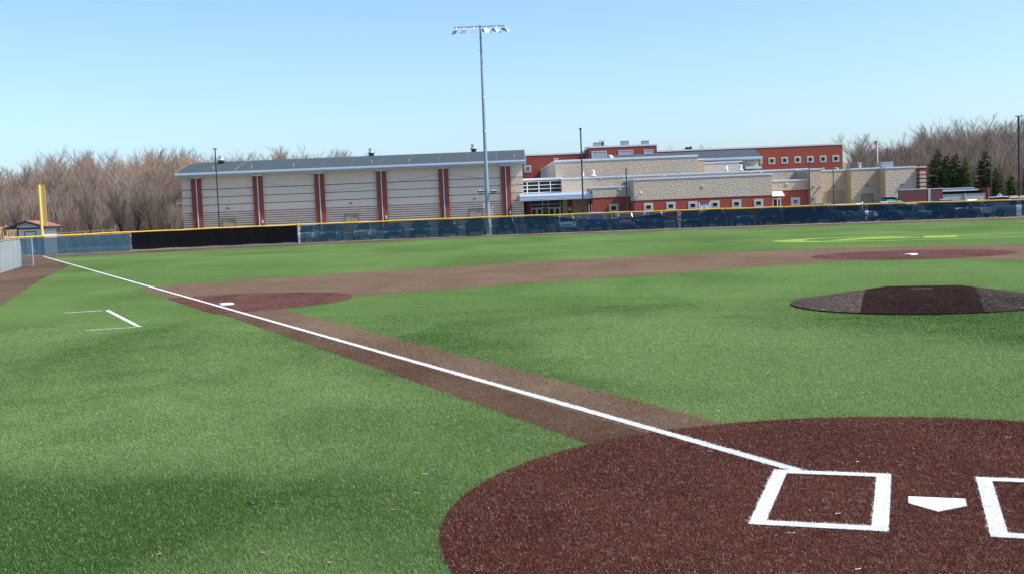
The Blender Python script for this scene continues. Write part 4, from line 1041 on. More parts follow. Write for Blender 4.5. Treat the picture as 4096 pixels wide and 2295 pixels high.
x_ = X(3345, 678, D); MB().lathe((x_, D, z7-.1), [(.22, 0), (.22, .4), (.36, .42), (.36, .6), (.1, .66)], 12).build('roof_vent', M['alum'], sw, True)
x_ = X(3294, 676, D); MB().lathe((x_, D, z7-.1), [(.09, 0), (.09, .5), (.15, .52), (.13, .7), (.05, .74)], 10).build('roof_vent', M['alum'], sw, True)

# entrance lobby
ED = 177.0
lb = thing('entrance_lobby', 'glazed school entrance with wide white metal canopy and Q lettered doorway', 'school building', (X(2180, 800, ED), ED, 0))
ax, bx_ = X(2091, 760, ED), X(2247, 745, ED)-.02
zt, zb = Z(2170, 721.5, ED), Z(2170, 785, ED)
MB().box(ax-.5, bx_, ED+.05, ED+18, 0, zt).build('wall', M['brick_old'], lb)
g_ = MB().box(ax-.4, bx_, ED-.02, ED+.049, zb-.4, zt-.1).build('clerestory_glass', M['glass'], lb)
fm = MB()
for px in (2092, 2109.5, 2156, 2202, 2246):
    x_ = X(px, 760, ED); fm.box(x_-.06, x_+.06, ED-.10, ED-.021, zb-.3, zt-.2)
for z_ in [zt-.2-.57*k for k in range(6)]: fm.box(ax-.1, bx_, ED-.12, ED-.022, z_-.042, z_+.042)
fm.build('mullions', M['whitep'], g_)
MB().box(ax-.3, bx_+.1, ED-.2, ED+18, zt+.002, zt+.32).build('coping', M['coping'], lb)
KD = 168.6
ka, kb = X(2079.5, 790, KD), X(2369, 778, KD); kz1, kz0 = (Z(2079, 785.5, KD)+Z(2369, 777, KD))/2, (Z(2080, 805, KD)+Z(2369, 797, KD))/2
cn = MB().box(ka, kb, KD, ED-.13, kz0+.02, kz1).build('canopy', M['fascia'], lb)
m = MB()
for k in range(4):
    zz = kz0+(kz1-kz0)*(k+.5)/4.0; m.box(ka-.02, kb+.02, KD-.10-.03*(k % 2), KD-.002, zz-.065, zz+.065)
m.build('canopy_rib', M['fascia'], cn)
MB().box(ka-.06, kb-.3, KD+.4, ED-.14, kz1+.002, kz1+.36).build('canopy_roof', M['coping'], cn)
# ground floor under the canopy
gl = ED-1.2
ga_, gb_ = X(2123, 830, gl), X(2257.5, 825, gl)
zg = kz0
gg = MB().box(ga_, gb_, gl, gl+.06, 0, zg).build('entrance_glass', M['glasst'], lb)
fm = MB()
for px in (2123, 2170.5, 2194, 2241.5, 2257):
    x_ = X(px, 830, gl); fm.box(x_-.05, x_+.05, gl-.07, gl-.002, 0, zg)
zt1_, zt2_ = Z(2180, 819, gl), Z(2180, 832, gl)
for z_ in (zt1_, zt2_): fm.box(ga_, gb_, gl-.08, gl-.003, z_-.045, z_+.045)
fm.build('mullions', M['framew'], gg)
for l, r in ((2124.5, 2147), (2148, 2169.5), (2195.5, 2218), (2219, 2240.5)):
    xl_, xr_ = X(l, 850, gl-.1), X(r, 850, gl-.1); zd = zt2_-.06
    d = MB().frame(xl_, xr_, .02, zd, .15, gl-.16, gl-.09, wb=.25).build('entrance_door', M['framew'], lb)
    MB().box(xl_+.15, xr_-.15, gl-.13, gl-.10, .28, zd-.16).build('pane', M['glass'], d)
    MB().box(xl_+.15, xr_-.15, gl-.15, gl-.132, zd-1.15, zd-1.05).build('push_bar', M['framew'], d)
text_mesh('door_letter', 'Q', .72, M['cream'], gg, (X(2183, 838, gl), gl-.10, zt2_-.45), .01)
for l, r, D, mt in ((2093, 2104.5, gl-.3, 'black'), (2104.5, 2123, gl-.9, 'brick'), (2258, 2270, gl-.2, 'brick_old'), (2270, 2289, gl-.9, 'brick')):
    MB().box(X(l, 830, D), X(r, 830, D), D, gl+.4, 0, zg).build('pier', M[mt], lb)
MB().box(X(2289, 830, gl-.4), X(2369, 830, gl-.4), gl-.4, gl+.4, 0, zg+.3).build('side_wall', M['brick'], lb)
c = P(2280, 837, gl-.95); MB().box(c.x-.24, c.x+.24, gl-.95, gl-.902, c.z-.26, c.z+.26).build('notice_board', M['plate'], lb)
for px in (2356, 2367): MB().tube((X(px, 830, 167.2), 167.2, 0), (X(px, 830, 167.2), 167.2, zg-.9), .05).build('pipe', M['tanblock'], lb)

# ------------------------------------------------------------------ lot furniture
# blue school sign
D = 156.0
sx0, sx1 = X(2797, 830, D), X(2838, 830, D); zt = Z(2817, 812, D); zsh = Z(2817, 818, D)
sg = thing('lettered_sign', 'blue and white peaked sign with an F in a dark oval, on two white posts', 'sign', ((sx0+sx1)/2, D, 0))
for x_ in (sx0, sx1): MB().box(x_-.06, x_+.06, D-.06, D+.06, 0, Z(2817, 815, D)).lathe((x_, D, Z(2817, 815, D)), [(.07, 0), (.09, .06), (.03, .14)], 8).build('post', M['whitep'], sg)
xm_ = (sx0+sx1)/2; zb_ = zsh-1.25
MB().prism([(sx0+.07, zb_), (sx1-.07, zb_), (sx1-.07, zsh), (xm_, zt), (sx0+.07, zsh)], 'y', D-.04, D+.04).build('panel', M['bluep'], sg)
fa = MB().box(sx0+.16, sx1-.16, D-.055, D-.041, zb_+.06, zsh-.10).build('sign_face', M['whitep'], sg)
ov = [(xm_+.22*math.cos(k*PI/12), zsh-.58+.14*math.sin(k*PI/12)) for k in range(24)]
MB().prism(ov, 'y', D-.065, D-.056).build('emblem_oval', M['navy'], fa)
text_mesh('emblem_letter', 'F', .24, M['whitep'], fa, (xm_, D-.070, zsh-.58), .004)
m = MB()
for zz, n_ in ((zsh-.20, 8), (zsh-.32, 11), (zsh-.88, 9)):
    for k in range(n_):
        x_ = sx0+.24+(sx1-sx0-.48)*(k+.15)/n_; m.box(x_, x_+(sx1-sx0-.48)/n_*.62, D-.060, D-.0555, zz-.035, zz+.035)
m.build('small_lettering', M['navy'], fa)

# dumpster enclosure
D = 150.0
en = thing('brick_enclosure', 'low maroon brick enclosure with lean-to and pale gates before the evergreens', 'wall', (X(3700, 790, D), D, 0))
e0, e1, e2, e3 = X(3596, 780, D), X(3771, 775, D), X(3951, 770, D), X(3958.5, 770, D)
ztp = (Z(3596, 762, D)+Z(3771, 756, D))/2; zr_ = (Z(3771, 757, D)+Z(3950, 750, D))/2
MB().box(e0, e1, D, D+.35, 0, ztp).build('brick_wall', M['brick_old'], en); MB().box(e0-.03, e1+.03, D-.03, D+.38, ztp+.002, ztp+.08).build('coping', M['coping'], en)
x_ = X(3717, 790, D); MB().box(x_-.16, x_+.16, D-.05, D-.001, 0, ztp-.02).build('metal_column', M['galv'], en)
MB().box(e1+.01, e2, D+4.5, D+4.8, 0, zr_).build('back_wall', M['darkblock'], en)
MB().box(e1+.01, e2, D+4.3, D+4.9, zr_+.002, zr_+.09).build('back_coping', M['coping'], en)
MB().prism([(D+1.6, zr_-.28), (D+4.49, zr_-.02), (D+4.49, zr_-.10), (D+1.6, zr_-.36)], 'x', e1+.02, X(3910, 760, D+3)).build('lean_to_roof', M['asphalt'], en)
MB().box(e1+.02, X(3910, 760, D+1.6), D+1.5, D+1.59, zr_-.36, zr_-.20).build('lean_to_edge', M['coping'], en)
MB().box(e2+.0, e3, D-.02, D+4.8, 0, (Z(3950, 751, D))).build('end_pier', M['brick'], en)
zg_ = (Z(3790, 779, D)+Z(3940, 775, D))/2
for a_, b_ in ((X(3774, 790, D), X(3855, 790, D)), (X(3862, 790, D), X(3944, 790, D))):
    q_ = MB().box(a_, b_, D+.1, D+.16, .1, zg_).build('gate_leaf', M['concrete'], en)
    MB().frame(a_-.02, b_+.02, .08, zg_+.03, .06, D+.05, D+.098).build('gate_frame', M['galv'], q_)
x_ = X(3858.5, 790, D); MB().tube((x_, D, 0), (x_, D, zg_+.1), .06).build('gate_post', M['galv'], en)
du = thing('dumpster', 'teal metal dumpster beside the maroon brick enclosure', 'dumpster', (X(3565, 800, 151), 151, 0))
a_, b_ = X(3533, 800, 150.5), X(3595, 800, 150.5); zt = Z(3565, 791, 150.5)
MB().prism([(150.5, .15), (152.3, .15), (152.3, zt), (150.2, zt-.25), (150.1, zt-.5)], 'x', a_+.3, b_).prism([(150.6, .5), (151, .5), (151, zt-.3), (150.6, zt-.1)], 'x', a_, a_+.295).build('bin', M['teal'], du)
MB().box(a_+.28, b_+.02, 150.15, 152.4, zt+.01, zt+.05).build('lid', M['grey_dark'], du)
MB().box(a_+.4, b_-.1, 150.6, 152.2, 0, .148).build('skid', M['grey_dark'], du)

# flagpole and flag
D = 178.0
p = P(3509, 554, D); fpz = p.z
fg = thing('flagpole', 'white flagpole rising behind the tan service wing', 'flagpole', (p.x, D, 0))
MB().tube((p.x, D, 0), (p.x, D, fpz), .10, .06, 10).build('pole', M['whitep'], fg, True)
MB().lathe((p.x, D, fpz), [(.03, 0), (.13, .1), (.13, .2), (.03, .3)], 10).build('finial', M['whitep'], fg, True)
m = MB(); NX, NZ = 18, 13
hz = Z(3506, 563, D); hh = 1.05; ln = 1.75
for i in range(NX+1):
    s = i/NX
    for k in range(NZ+1):
        t = k/NZ
        m.v.append((p.x-.09-s*ln*.70, D+.10*math.sin(s*7+t)*s, hz-t*hh-s*s*.75-s*.25+.05*math.sin(s*9)*s))
for i in range(NX):
    for k in range(NZ):
        a = i*(NZ+1)+k; m.f.append((a, a+NZ+1, a+NZ+2, a+1))
        canton = i < NX*.42 and k < 7
        star = canton and i % 2 == 1 and k % 2 == 1
        m.m.append(1 if star else 2 if canton else (0 if k % 2 == 0 else 1))
o = m.build('flag', [plain('flag_red', (.40, .02, .04), .7), plain('flag_white', (.75, .75, .76), .7), plain('flag_blue', (.02, .025, .12), .7)], None, True, False)
tag(o, 'striped red, white and blue flag drooping from the white flagpole', 'flag')
# road sign seen from behind
D = 140.0; c = P(3999, 786, D)
rs = thing('road_sign', 'pale diamond road sign seen from the back, by the smallest evergreen', 'road sign', (c.x, D, 0))
MB().prism([(c.x, c.z-.42), (c.x+.42, c.z), (c.x, c.z+.42), (c.x-.42, c.z)], 'y', D-.01, D+.01).build('sign_plate', M['alum'], rs)
MB().tube((c.x, D-.05, 0), (c.x, D-.05, c.z+.35), .035).build('post', M['galv'], rs)

# net cable on thin posts in front of the gym
nb = thing('ball_net_cable', 'thin sagging black cable strung on slim posts before the gymnasium wall', 'cable', tuple(P(1026, 800, 160).xy)+(0,))
pts = []
kn = [(1026, 727), (1195, 752), (1320, 765), (1500, 745), (1755, 698), (1950, 715)]
for (a, b) in zip(kn[:-1], kn[1:]):
    for k in range(6):
        t = k/6; pts.append(P(a[0]*(1-t)+b[0]*t, a[1]*(1-t)+b[1]*t, 160))
MB().path(pts, .014, 4).build('cable', M['black'], nb)
for px, py in ((1025, 726), (1765, 690)):
    q = P(px, py, 160); MB().tube((q.x, 160, 0), (q.x, 160, q.z), .045, .04, 8).build('post', M['bronze'], nb)

# ------------------------------------------------------------------ cars
def ringbody(stations, n_side):
    """stations: (x, zlow, zhigh, halfwidth_low, halfwidth_high) lofted into a closed shell, rounded shoulders"""
    m = MB(); R = []
    for (x, zl, zh, wl, wh) in stations:
        h = zh-zl
        R.append([(x, -wl*.93, zl), (x, -wl, zl+h*.18), (x, -wl, zl+h*.6), (x, -(wl*.35+wh*.65), zl+h*.9), (x, -wh*.86, zh), (x, 0, zh+.015),
                  (x, wh*.86, zh), (x, wl*.35+wh*.65, zl+h*.9), (x, wl, zl+h*.6), (x, wl, zl+h*.18), (x, wl*.93, zl)])
    k = len(R[0])
    for r in R: m.v += r
    for i in range(len(R)-1):
        for j in range(k): a = i*k+j; b = i*k+(j+1) % k; m.f.append((a, b, b+k, a+k)); m.m.append(0)
    m.f.append(tuple(range(k))[::-1]); m.f.append(tuple(range((len(R)-1)*k, len(R)*k))); m.m += [0, 0]
    return m
CARS = {}
def make_car(kind):
    t = thing('parked_car', 'parked '+kind, 'car', (0, 0, 0), 0, 'cars parked behind the outfield fence', True)
    if kind == 'suv':
        Lh, W_, bz, hz_, rz_ = 2.3, .93, .34, 1.02, 1.70
        body = [(-2.28, .5, .85, .78, .70), (-2.2, .38, 1.05, .88, .84), (-1.5, .3, 1.08, W_, .88), (0, .28, 1.06, W_, .89), (1.0, .3, 1.05, W_, .88), (1.5, .32, 1.02, W_, .84), (2.1, .36, .92, .88, .76), (2.3, .45, .74, .74, .62)]
        cab = [(-2.15, 1.05, 1.2, .80, .70), (-1.85, 1.05, 1.66, .82, .64), (-1.2, 1.05, 1.73, .82, .66), (.0, 1.05, 1.74, .82, .66), (.45, 1.04, 1.68, .82, .64), (1.22, 1.02, 1.08, .82, .74)]
        roof = (-1.9, .42, 1.74, .62)
    elif kind == 'sedan':
        Lh, W_ = 2.3, .89
        body = [(-2.3, .45, .85, .76, .70), (-2.15, .36, .98, .86, .78), (-1.4, .28, .98, W_, .82), (0, .26, .95, W_, .84), (1.0, .28, .93, W_, .82), (1.9, .32, .84, .86, .74), (2.28, .42, .66, .72, .60)]
        cab = [(-1.75, .95, .99, .76, .66), (-1.15, .95, 1.38, .77, .58), (-.3, .94, 1.44, .77, .60), (.25, .93, 1.40, .77, .58), (1.05, .92, .96, .77, .68)]
        roof = (-1.1, .25, 1.44, .56)
    else:
        Lh, W_ = 2.8, .98
        body = [(-2.78, .55, 1.0, .88, .86), (-2.7, .5, 1.12, .95, .92), (-1.2, .42, 1.14, W_, .93), (-.6, .4, 1.14, W_, .92), (1.0, .4, 1.14, W_, .90), (1.8, .42, 1.12, W_, .86), (2.6, .46, 1.05, .94, .82), (2.78, .55, .85, .84, .74)]
        cab = [(-.85, 1.13, 1.2, .82, .74), (-.78, 1.13, 1.80, .84, .68), (-.2, 1.13, 1.86, .84, .70), (.55, 1.13, 1.84, .84, .68), (1.35, 1.12, 1.2, .84, .76)]
        roof = (-.78, .55, 1.86, .66)
    ringbody(body, 0).build('body', PAINT['silver'], t, True)
    ringbody(cab, 0).build('windows', M['glass'], t, True)
    r = MB()
    r.add([(roof[0], -roof[3], roof[2]-.04), (roof[1], -roof[3], roof[2]-.04), (roof[1], roof[3], roof[2]-.04), (roof[0], roof[3], roof[2]-.04), (roof[0]+.08, -roof[3]*.9, roof[2]+.035), (roof[1]-.06, -roof[3]*.9, roof[2]+.035), (roof[1]-.06, roof[3]*.9, roof[2]+.035), (roof[0]+.08, roof[3]*.9, roof[2]+.035)],
          [(0, 1, 5, 4), (1, 2, 6, 5), (2, 3, 7, 6), (3, 0, 4, 7), (4, 5, 6, 7), (0, 3, 2, 1)])
    c0, c1 = cab[-1], cab[-2]
    for s in (-1, 1):
        r.tube((c0[0], s*c0[3]*.93, c0[2]), (c1[0], s*c1[4]*.95, c1[2]-.02), .035, .035, 6)
        r.tube((cab[0][0], s*cab[0][3]*.95, cab[0][1]), (cab[1][0], s*cab[1][4]*.95, cab[1][2]-.02), .05, .05, 6)
        r.tube((-.35, s*.83, 1.05), (-.35, s*roof[3]*1.02, roof[2]-.04), .035, .035, 6)
    r.build('roof', PAINT['silver'], t)
    wr = .38 if kind == 'pickup' else .35 if kind == 'suv' else .32
    for x in (-Lh*.62, Lh*.62):
        for s in (-1, 1):
            wm = MB(); wm.tube((x, s*(W_-.20), wr), (x, s*(W_+.015), wr), wr, wr, 20)
            q = wm.build('wheel', M['tyre'], t)
            MB().tube((x, s*(W_+.002), wr), (x, s*(W_+.028), wr), wr*.62, wr*.5, 14).build('rim', M['rim'], q)
    f = Lh-.05
    zh = .72 if kind == 'sedan' else .86 if kind == 'suv' else .98
    for s in (-1, 1):
        MB().obox(Matrix.Translation((f-.16, s*W_*.70, zh)) @ Matrix.Rotation(s*-.35, 4, 'Z'), .26, .36, .15).build('headlight', M['head'], t)
        MB().obox(Matrix.Translation((-f+.05, s*W_*.82, zh+.12)), .18, .20, .30 if kind != 'sedan' else .18).build('taillight', M['tail'], t)
        xm_ = cab[-1][0]-.35
        MB().obox(Matrix.Translation((xm_, s*(W_+.10), cab[-1][1]+.1)), .13, .22, .16).build('mirror', PAINT['silver'], t)
    MB().obox(Matrix.Translation((f-.03, 0, zh-.12)), .12, W_*1.0, .20).build('grille', M['black'], t)
    MB().obox(Matrix.Translation((f-.05, 0, .42)), .20, W_*1.62, .13).build('front_bumper', M['grey_dark'], t)
    MB().obox(Matrix.Translation((-f+.04, 0, .50)), .20, W_*1.62, .15).build('rear_bumper', M['grey_dark'], t)
    MB().obox(Matrix.Translation((-f-.02, 0, .80)), .05, .32, .16).build('licence_plate', M['plate'], t)
    if kind == 'pickup':
        MB().box(-2.62, -.95, -.78, .78, 1.1, 1.175).build('bed_cover', M['black'], t)
    return t
FR, RE = -PI/2, PI/2
carlist = [  # px centre, py(wheel foot), extra depth, kind, paint, heading, label
    (1236, 972, 0, 'suv', 'silver', FR, 'silver car facing the fence right beside the black windscreen'),
    (1330, 969, 0, 'suv', 'slate', FR, 'dark slate car between the two silver ones near the black windscreen'),
    (1459, 963, 0, 'suv', 'silver', FR, 'silver crossover facing the fence in front of door O'),
    (1579, 959, 0, 'sedan', 'navy', FR, 'low navy sedan beside the silver crossover by door O'),
    (1683, 955, 0, 'suv', 'dark', FR, 'black car facing the fence before the bay between doors O and P'),
    (1796, 951, 0, 'suv', 'charcoal', RE, 'charcoal car parked tail-first with a red tail lamp, beside the grey pickup'),
    (1906, 947, 0, 'pickup', 'grey', RE, 'grey pickup showing its tailgate next to the floodlight pole'),
    (2025, 942, 0, 'suv', 'dark', RE, 'black car directly beyond the floodlight pole, tail to the fence'),
    (2148, 938, 0, 'pickup', 'dark', RE, 'black pickup parked opposite the entrance doors'),
    (2266, 934, 0, 'suv', 'white', FR, 'white car nose to the fence at the start of the sagging windscreen'),
    (2384, 931, 0, 'pickup', 'blue', RE, 'bright blue pickup behind the sagging windscreen'),
    (2494, 927, 0, 'suv', 'silver', RE, 'silver car with its tail to the fence beside the blue pickup'),
    (2545, 905, 7.5, 'suv', 'charcoal', RE, 'charcoal car half hidden in the second row past the blue pickup'),
    (2611, 923, 0, 'suv', 'slate', RE, 'slate blue car behind the creased end of the sagging windscreen'),
    (2752, 918, 0, 'sedan', 'dark', FR, 'black sedan by the narrow gap in the windscreens'),
    (2850, 915, 0, 'suv', 'navy', RE, 'navy car parked below the blue and white sign'),
    (2962, 911, 0, 'suv', 'slate', FR, 'slate car facing the fence below the last windows of the front block'),
    (3078, 907, 0, 'suv', 'navy', RE, 'navy car parked below the white awning'),
    (3190, 903, 0, 'suv', 'dark', 2.5, 'black car angled toward the fence below door R'),
    (3292, 900, 0, 'pickup', 'grey', -.85, 'long grey pickup angled below the garage door'),
    (3424, 895, 0, 'suv', 'white', -.75, 'white sport utility car angled beside the thin gap in the screen'),
    (3526, 892, 0, 'suv', 'slate', -.8, 'slate car beside the angled white sport utility car'),
    (3646, 887, 0, 'sedan', 'silver', -.85, 'low silver sedan angled behind the windscreen below the striped pier'),
    (3765, 884, 0, 'pickup', 'navy', -1.2, 'navy pickup with bright chrome glints below the brick enclosure'),
    (3877, 880, 0, 'suv', 'silver', -1.2, 'silver sport utility car below the pale enclosure gates'),
    (4075, 873, 0, 'pickup', 'white', -.35, 'white pickup at the open slit in the last windscreen'),
    (3487, 878, 13, 'sedan', 'white', .15, 'white sedan roof showing above the fence under door T'),
    (3592, 870, 16, 'suv', 'white', -.3, 'white car in the back row beside the teal dumpster'),
    (3652, 868, 17, 'sedan', 'silver', 0.1, 'silver sedan roof in the back row before the brick enclosure'),
    (4020, 845, 32, 'suv', 'white', -.4, 'white van roof under the road sign'),
    (4048, 842, 38, 'suv', 'dark', .1, 'dark car beyond the road sign, under the smallest evergreen'),
    (4084, 840, 36, 'suv', 'red', .1, 'red car beyond the thick lamp post'),
]
protos = {}
for (px, py, ex, kind, pnt, hd, lab) in carlist:
    q = fence_at(px, 870)
    dist = q.y+3.4+ex
    if ex == 0 and abs(hd) not in (FR, RE, PI/2): dist += .2
    x_ = X(px, py, dist)
    mats = {'body': PAINT[pnt], 'roof': PAINT[pnt], 'mirror': PAINT[pnt]}
    sc = 1.0 if px < 3000 else 1.0-.06*(px-3000)/1000
    if kind not in protos:
        protos[kind] = make_car(kind); r = protos[kind]; r.location = (x_, dist, 0); r.rotation_euler = (0, 0, hd); r['label'] = lab; r.scale = (sc,)*3
        for ch in r.children:
            if ch.name.split('.')[0] in mats: ch.material_slots[0].link = 'OBJECT'; ch.material_slots[0].material = mats[ch.name.split('.')[0]]
    else:
        r = dup(protos[kind], (x_, dist, 0), hd, lab, mats, sc)
    r['category'] = 'pickup truck' if kind == 'pickup' else 'car'

# ------------------------------------------------------------------ trees
def branch_tree(seed, H, crown0=.3, spread=.34, up=.55, nl=18, twr=.0125, multi=1, droop=0, nsub=10, ntw=9, fat=1.0):
    r = random.Random(seed); T = MB(); C = MB()
    def wander(p, d, ln, segs, r0, r1, bm, n, lift, wob=.07):
        pts = [p]
        for i in range(segs):
            d = (d+Vector((r.gauss(0, wob), r.gauss(0, wob), r.gauss(0, wob*.5)+lift))).normalized()
            q = pts[-1]+d*(ln/segs); ra = r0+(r1-r0)*i/segs; rb = r0+(r1-r0)*(i+1)/segs
            bm.tube(pts[-1], q, ra, rb, n, False); pts.append(q)
        return pts
    def at(pts, t):
        k = min(len(pts)-2, int(t*(len(pts)-1))); f = t*(len(pts)-1)-k; return pts[k].lerp(pts[k+1], f), (pts[k+1]-pts[k]).normalized()
    def off(d, ang, az):
        a = d.cross(Vector((0, 0, 1)) if abs(d.z) < .95 else Vector((1, 0, 0))).normalized(); b = d.cross(a)
        return (d*math.cos(ang)+(a*math.cos(az)+b*math.sin(az))*math.sin(ang)).normalized()
    def spike(p, d, ln, rr):
        # one thin twig: a slender three-sided spike
        e = p+(d+Vector((0, 0, .22))).normalized()*ln
        a = d.cross(Vector((.3, .2, 1))).normalized()*rr; b = d.cross(a).normalized()*rr
        C.add([p+a, p-a*.5+b*.87, p-a*.5-b*.87, e], [(0, 1, 3), (1, 2, 3), (2, 0, 3)]); return e
    r0 = H*.0115*fat
    for mtr in range(multi):
        d0 = Vector((r.gauss(0, .04)+(mtr-(multi-1)/2)*.22, r.gauss(0, .04), 1)).normalized()
        trunk = wander(Vector((0, 0, -.1)), d0, H*.62, 8, r0, r0*.25, T, 7, .02, .06)
        az = r.random()*6
        for i in range(nl):
            t = crown0+(.98-crown0)*(i+r.random()*.6)/nl
            p, d = at(trunk, t); az += 2.4+r.gauss(0, .3)
            f_ = (t-crown0)/(1-crown0); ln = H*spread*(1.05+.25*f_)*r.uniform(.7, 1.15)
            limb = wander(p, off(d, r.uniform(up*.75, up*1.3)*(1-.35*f_), az), ln, 6, r0*(1-t)*.42+r0*.09, r0*.05, T, 5, .07-droop, .08)
            for j in range(nsub):
                tt = .15+.85*(j+r.random())/nsub
                p2, d2 = at(limb, min(.99, tt)); l2 = ln*.45*(1.15-tt*.55)*r.uniform(.7, 1.25)
                sub = wander(p2, off(d2, r.uniform(.3, .7), r.random()*6.28), l2, 3, r0*.075, r0*.03, C, 3, .10-droop, .08)
                for k in range(ntw):
                    p3, d3 = at(sub, min(.99, .1+.9*(k+r.random())/ntw)); l3 = l2*.55*r.uniform(.6, 1.3)
                    dd = off(d3, r.uniform(.25, .65), r.random()*6.28)
                    e = spike(p3, dd, l3, twr)
                    for q_ in range(3):
                        spike(p3.lerp(e, .2+.25*q_), off(dd, r.uniform(.25, .6), r.random()*6.28), l3*r.uniform(.4, .65), twr*.75)
    top = max(v[2] for v in C.v); k_ = H/top
    def mesh(b, nm):
        b.v = [(v[0]*k_, v[1]*k_, v[2]*k_) for v in b.v]
        me = bpy.data.meshes.new(nm); me.from_pydata(b.v, [], b.f); return me
    return mesh(T, 'trunk'), mesh(C, 'crown')
variants = {
    'tall': [branch_tree(11, 17, .20, .26, .48, 22), branch_tree(12, 17, .14, .29, .52, 22), branch_tree(13, 17, .26, .24, .42, 20), branch_tree(19, 17, .16, .31, .56, 22), branch_tree(17, 17, .10, .27, .5, 24)],
    'round': [branch_tree(21, 9.5, .20, .40, .50, 22, .009, 1, fat=1.5), branch_tree(22, 9.5, .18, .36, .42, 14, .009, 2, fat=1.3), branch_tree(23, 9.5, .22, .42, .46, 22, .009, fat=1.5)],
    'open': [branch_tree(31, 17, .36, .40, .70, 14, .013, 1, 0, 7, 5, 1.5), branch_tree(32, 17, .30, .44, .75, 14, .013, 1, 0, 7, 5, 1.5)],
}
def tree(kind, k, px, py_top, D, label, twigm, bark=None, group='bare trees of the woods', wide=1.0, zb=0.0, rz=None):
    p = P(px, py_top, D); H0 = {'tall': 17, 'round': 9.5, 'open': 17}[kind]
    s = max(.3, (p.z-zb)/H0)
    t = thing('bare_tree', label, 'tree', (p.x, D, zb), rz if rz is not None else random.random()*6.28, group, True)
    t.scale = (s*wide, s*wide, s)
    tm, cm = variants[kind][k % len(variants[kind])]
    for nm, me, mt in (('trunk', tm, bark or M['bark']), ('crown', cm, twigm)):
        o = bpy.data.objects.new(nm, me); COL.objects.link(o); o.parent = t
        if not me.materials: me.materials.append(mt)
        o.material_slots[0].link = 'OBJECT'; o.material_slots[0].material = mt
    return t
TW = [M['twig_grey'], M['twig_red'], M['twig_brown'], M['twig_tan']]
def prof(px, pts):
    for (a, ya), (b, yb) in zip(pts[:-1], pts[1:]):
        if a <= px <= b: return ya+(yb-ya)*(px-a)/(b-a)
    return pts[-1][1] if px > pts[-1][0] else pts[0][1]
left_top = [(-200, 700), (60, 672), (150, 640), (185, 602), (260, 600), (290, 640), (340, 592), (440, 606), (520, 604), (600, 582), (700, 590), (760, 598), (900, 610), (1000, 600), (1100, 588), (1200, 594), (1300, 602), (1350, 583), (1420, 590), (1450, 640)]
rr = random.Random(5)
# back rows
for row, (D, x0, x1, st, dy, tw, lab) in enumerate([
        (262, -150, 1430, 56, 0, (0, 0, 2), 'tall bare grey tree in the back row of the woods behind the shed and gymnasium'),
        (245, -120, 1430, 56, 8, (1, 0, 1), 'bare reddish tree in the middle of the woods behind the shed and gymnasium'),
        (225, -180, 1400, 60, 30, (1, 1, 3), 'rust-red budding tree of the woods seen above the gymnasium roof and shed'),
        (205, -160, 720, 66, 80, (1, 2, 0), 'brown bare tree inside the woods left of the gymnasium'),
        (190, -140, 715, 62, 110, (2, 2, 1), 'bare brown tree near the front of the woods left of the gymnasium'),
        (178, -140, 715, 62, 150, (2, 1, 0), 'slight bare tree at the edge of the woods left of the gymnasium')]):
    px = x0
    while px < x1:
        q = px+rr.uniform(-18, 18)
        top = prof(q, left_top)+dy+rr.uniform(-30, 18)
        tree('tall', rr.randrange(5), q, top, D+rr.uniform(-6, 6), lab, TW[rr.choice(tw)], None, 'bare trees of the woods left of the school', rr.uniform(1.05, 1.5))
        px += st*.82
# front row of rounded trees with visible trunks
for k, (px, top, D, lab, mt) in enumerate([
        (262, 800, 158, 'low pale-stemmed bare tree behind the shed roof', 1), (355, 700, 162, 'bare tree with one straight dark trunk near the pipe fence', 2), (410, 800, 156, 'small forked bare tree between two larger ones behind the pipe fence', 2),
        (476, 705, 158, 'dense bushy bare tree with several stems, behind the black windscreen', 2), (534, 722, 158, 'round-headed bare tree beside the many-stemmed one', 2), (598, 705, 157, 'broad vase-shaped bare tree nearest the gymnasium corner', 2),
        (690, 790, 166, 'leaning scrubby bare tree against the gymnasium end wall', 0), (60, 760, 165, 'dark spreading bare tree above the far side of the shed', 0), (168, 780, 170, 'reddish bare tree behind the foul pole', 1)]):
    tree('round', (1 if k == 3 else k), px, top, D, lab, TW[mt], M['bark_dark'], 'rounded bare trees in front of the woods', 1.05)
tree('open', 0, 520, 612, 186, 'pale-barked bare tree standing out of the brown woods', M['twig_grey'], M['birch'], None, .8)
tree('open', 1, 655, 730, 168, 'gnarled open-limbed bare tree next to the gymnasium corner', M['twig_brown'], None, None, .8)
for k, (px, top, D, lab) in enumerate([(30, 742, 184, 'open dark-limbed bare tree at the far edge of the woods beyond the shed'), (120, 690, 192, 'open dark-limbed bare tree straight above the foul pole mesh'), (215, 606, 200, 'tall forked grey tree standing above the red ones near the foul pole'), (300, 640, 196, 'open dark-limbed tree between the tall forked one and the pipe fence'),
        (385, 612, 204, 'open dark-limbed tree above the middle of the corner windscreen'), (450, 640, 190, 'open dark-limbed tree behind the many-stemmed front tree'), (575, 628, 198, 'open dark-limbed tree behind the vase-shaped front tree'), (668, 610, 206, 'open dark-limbed tree leaning over the end of the gymnasium roof')]):
    tree('open', k, px, top, D, lab, M['twig_grey'], M['bark_dark'], 'open dark-limbed trees in the woods', .8)
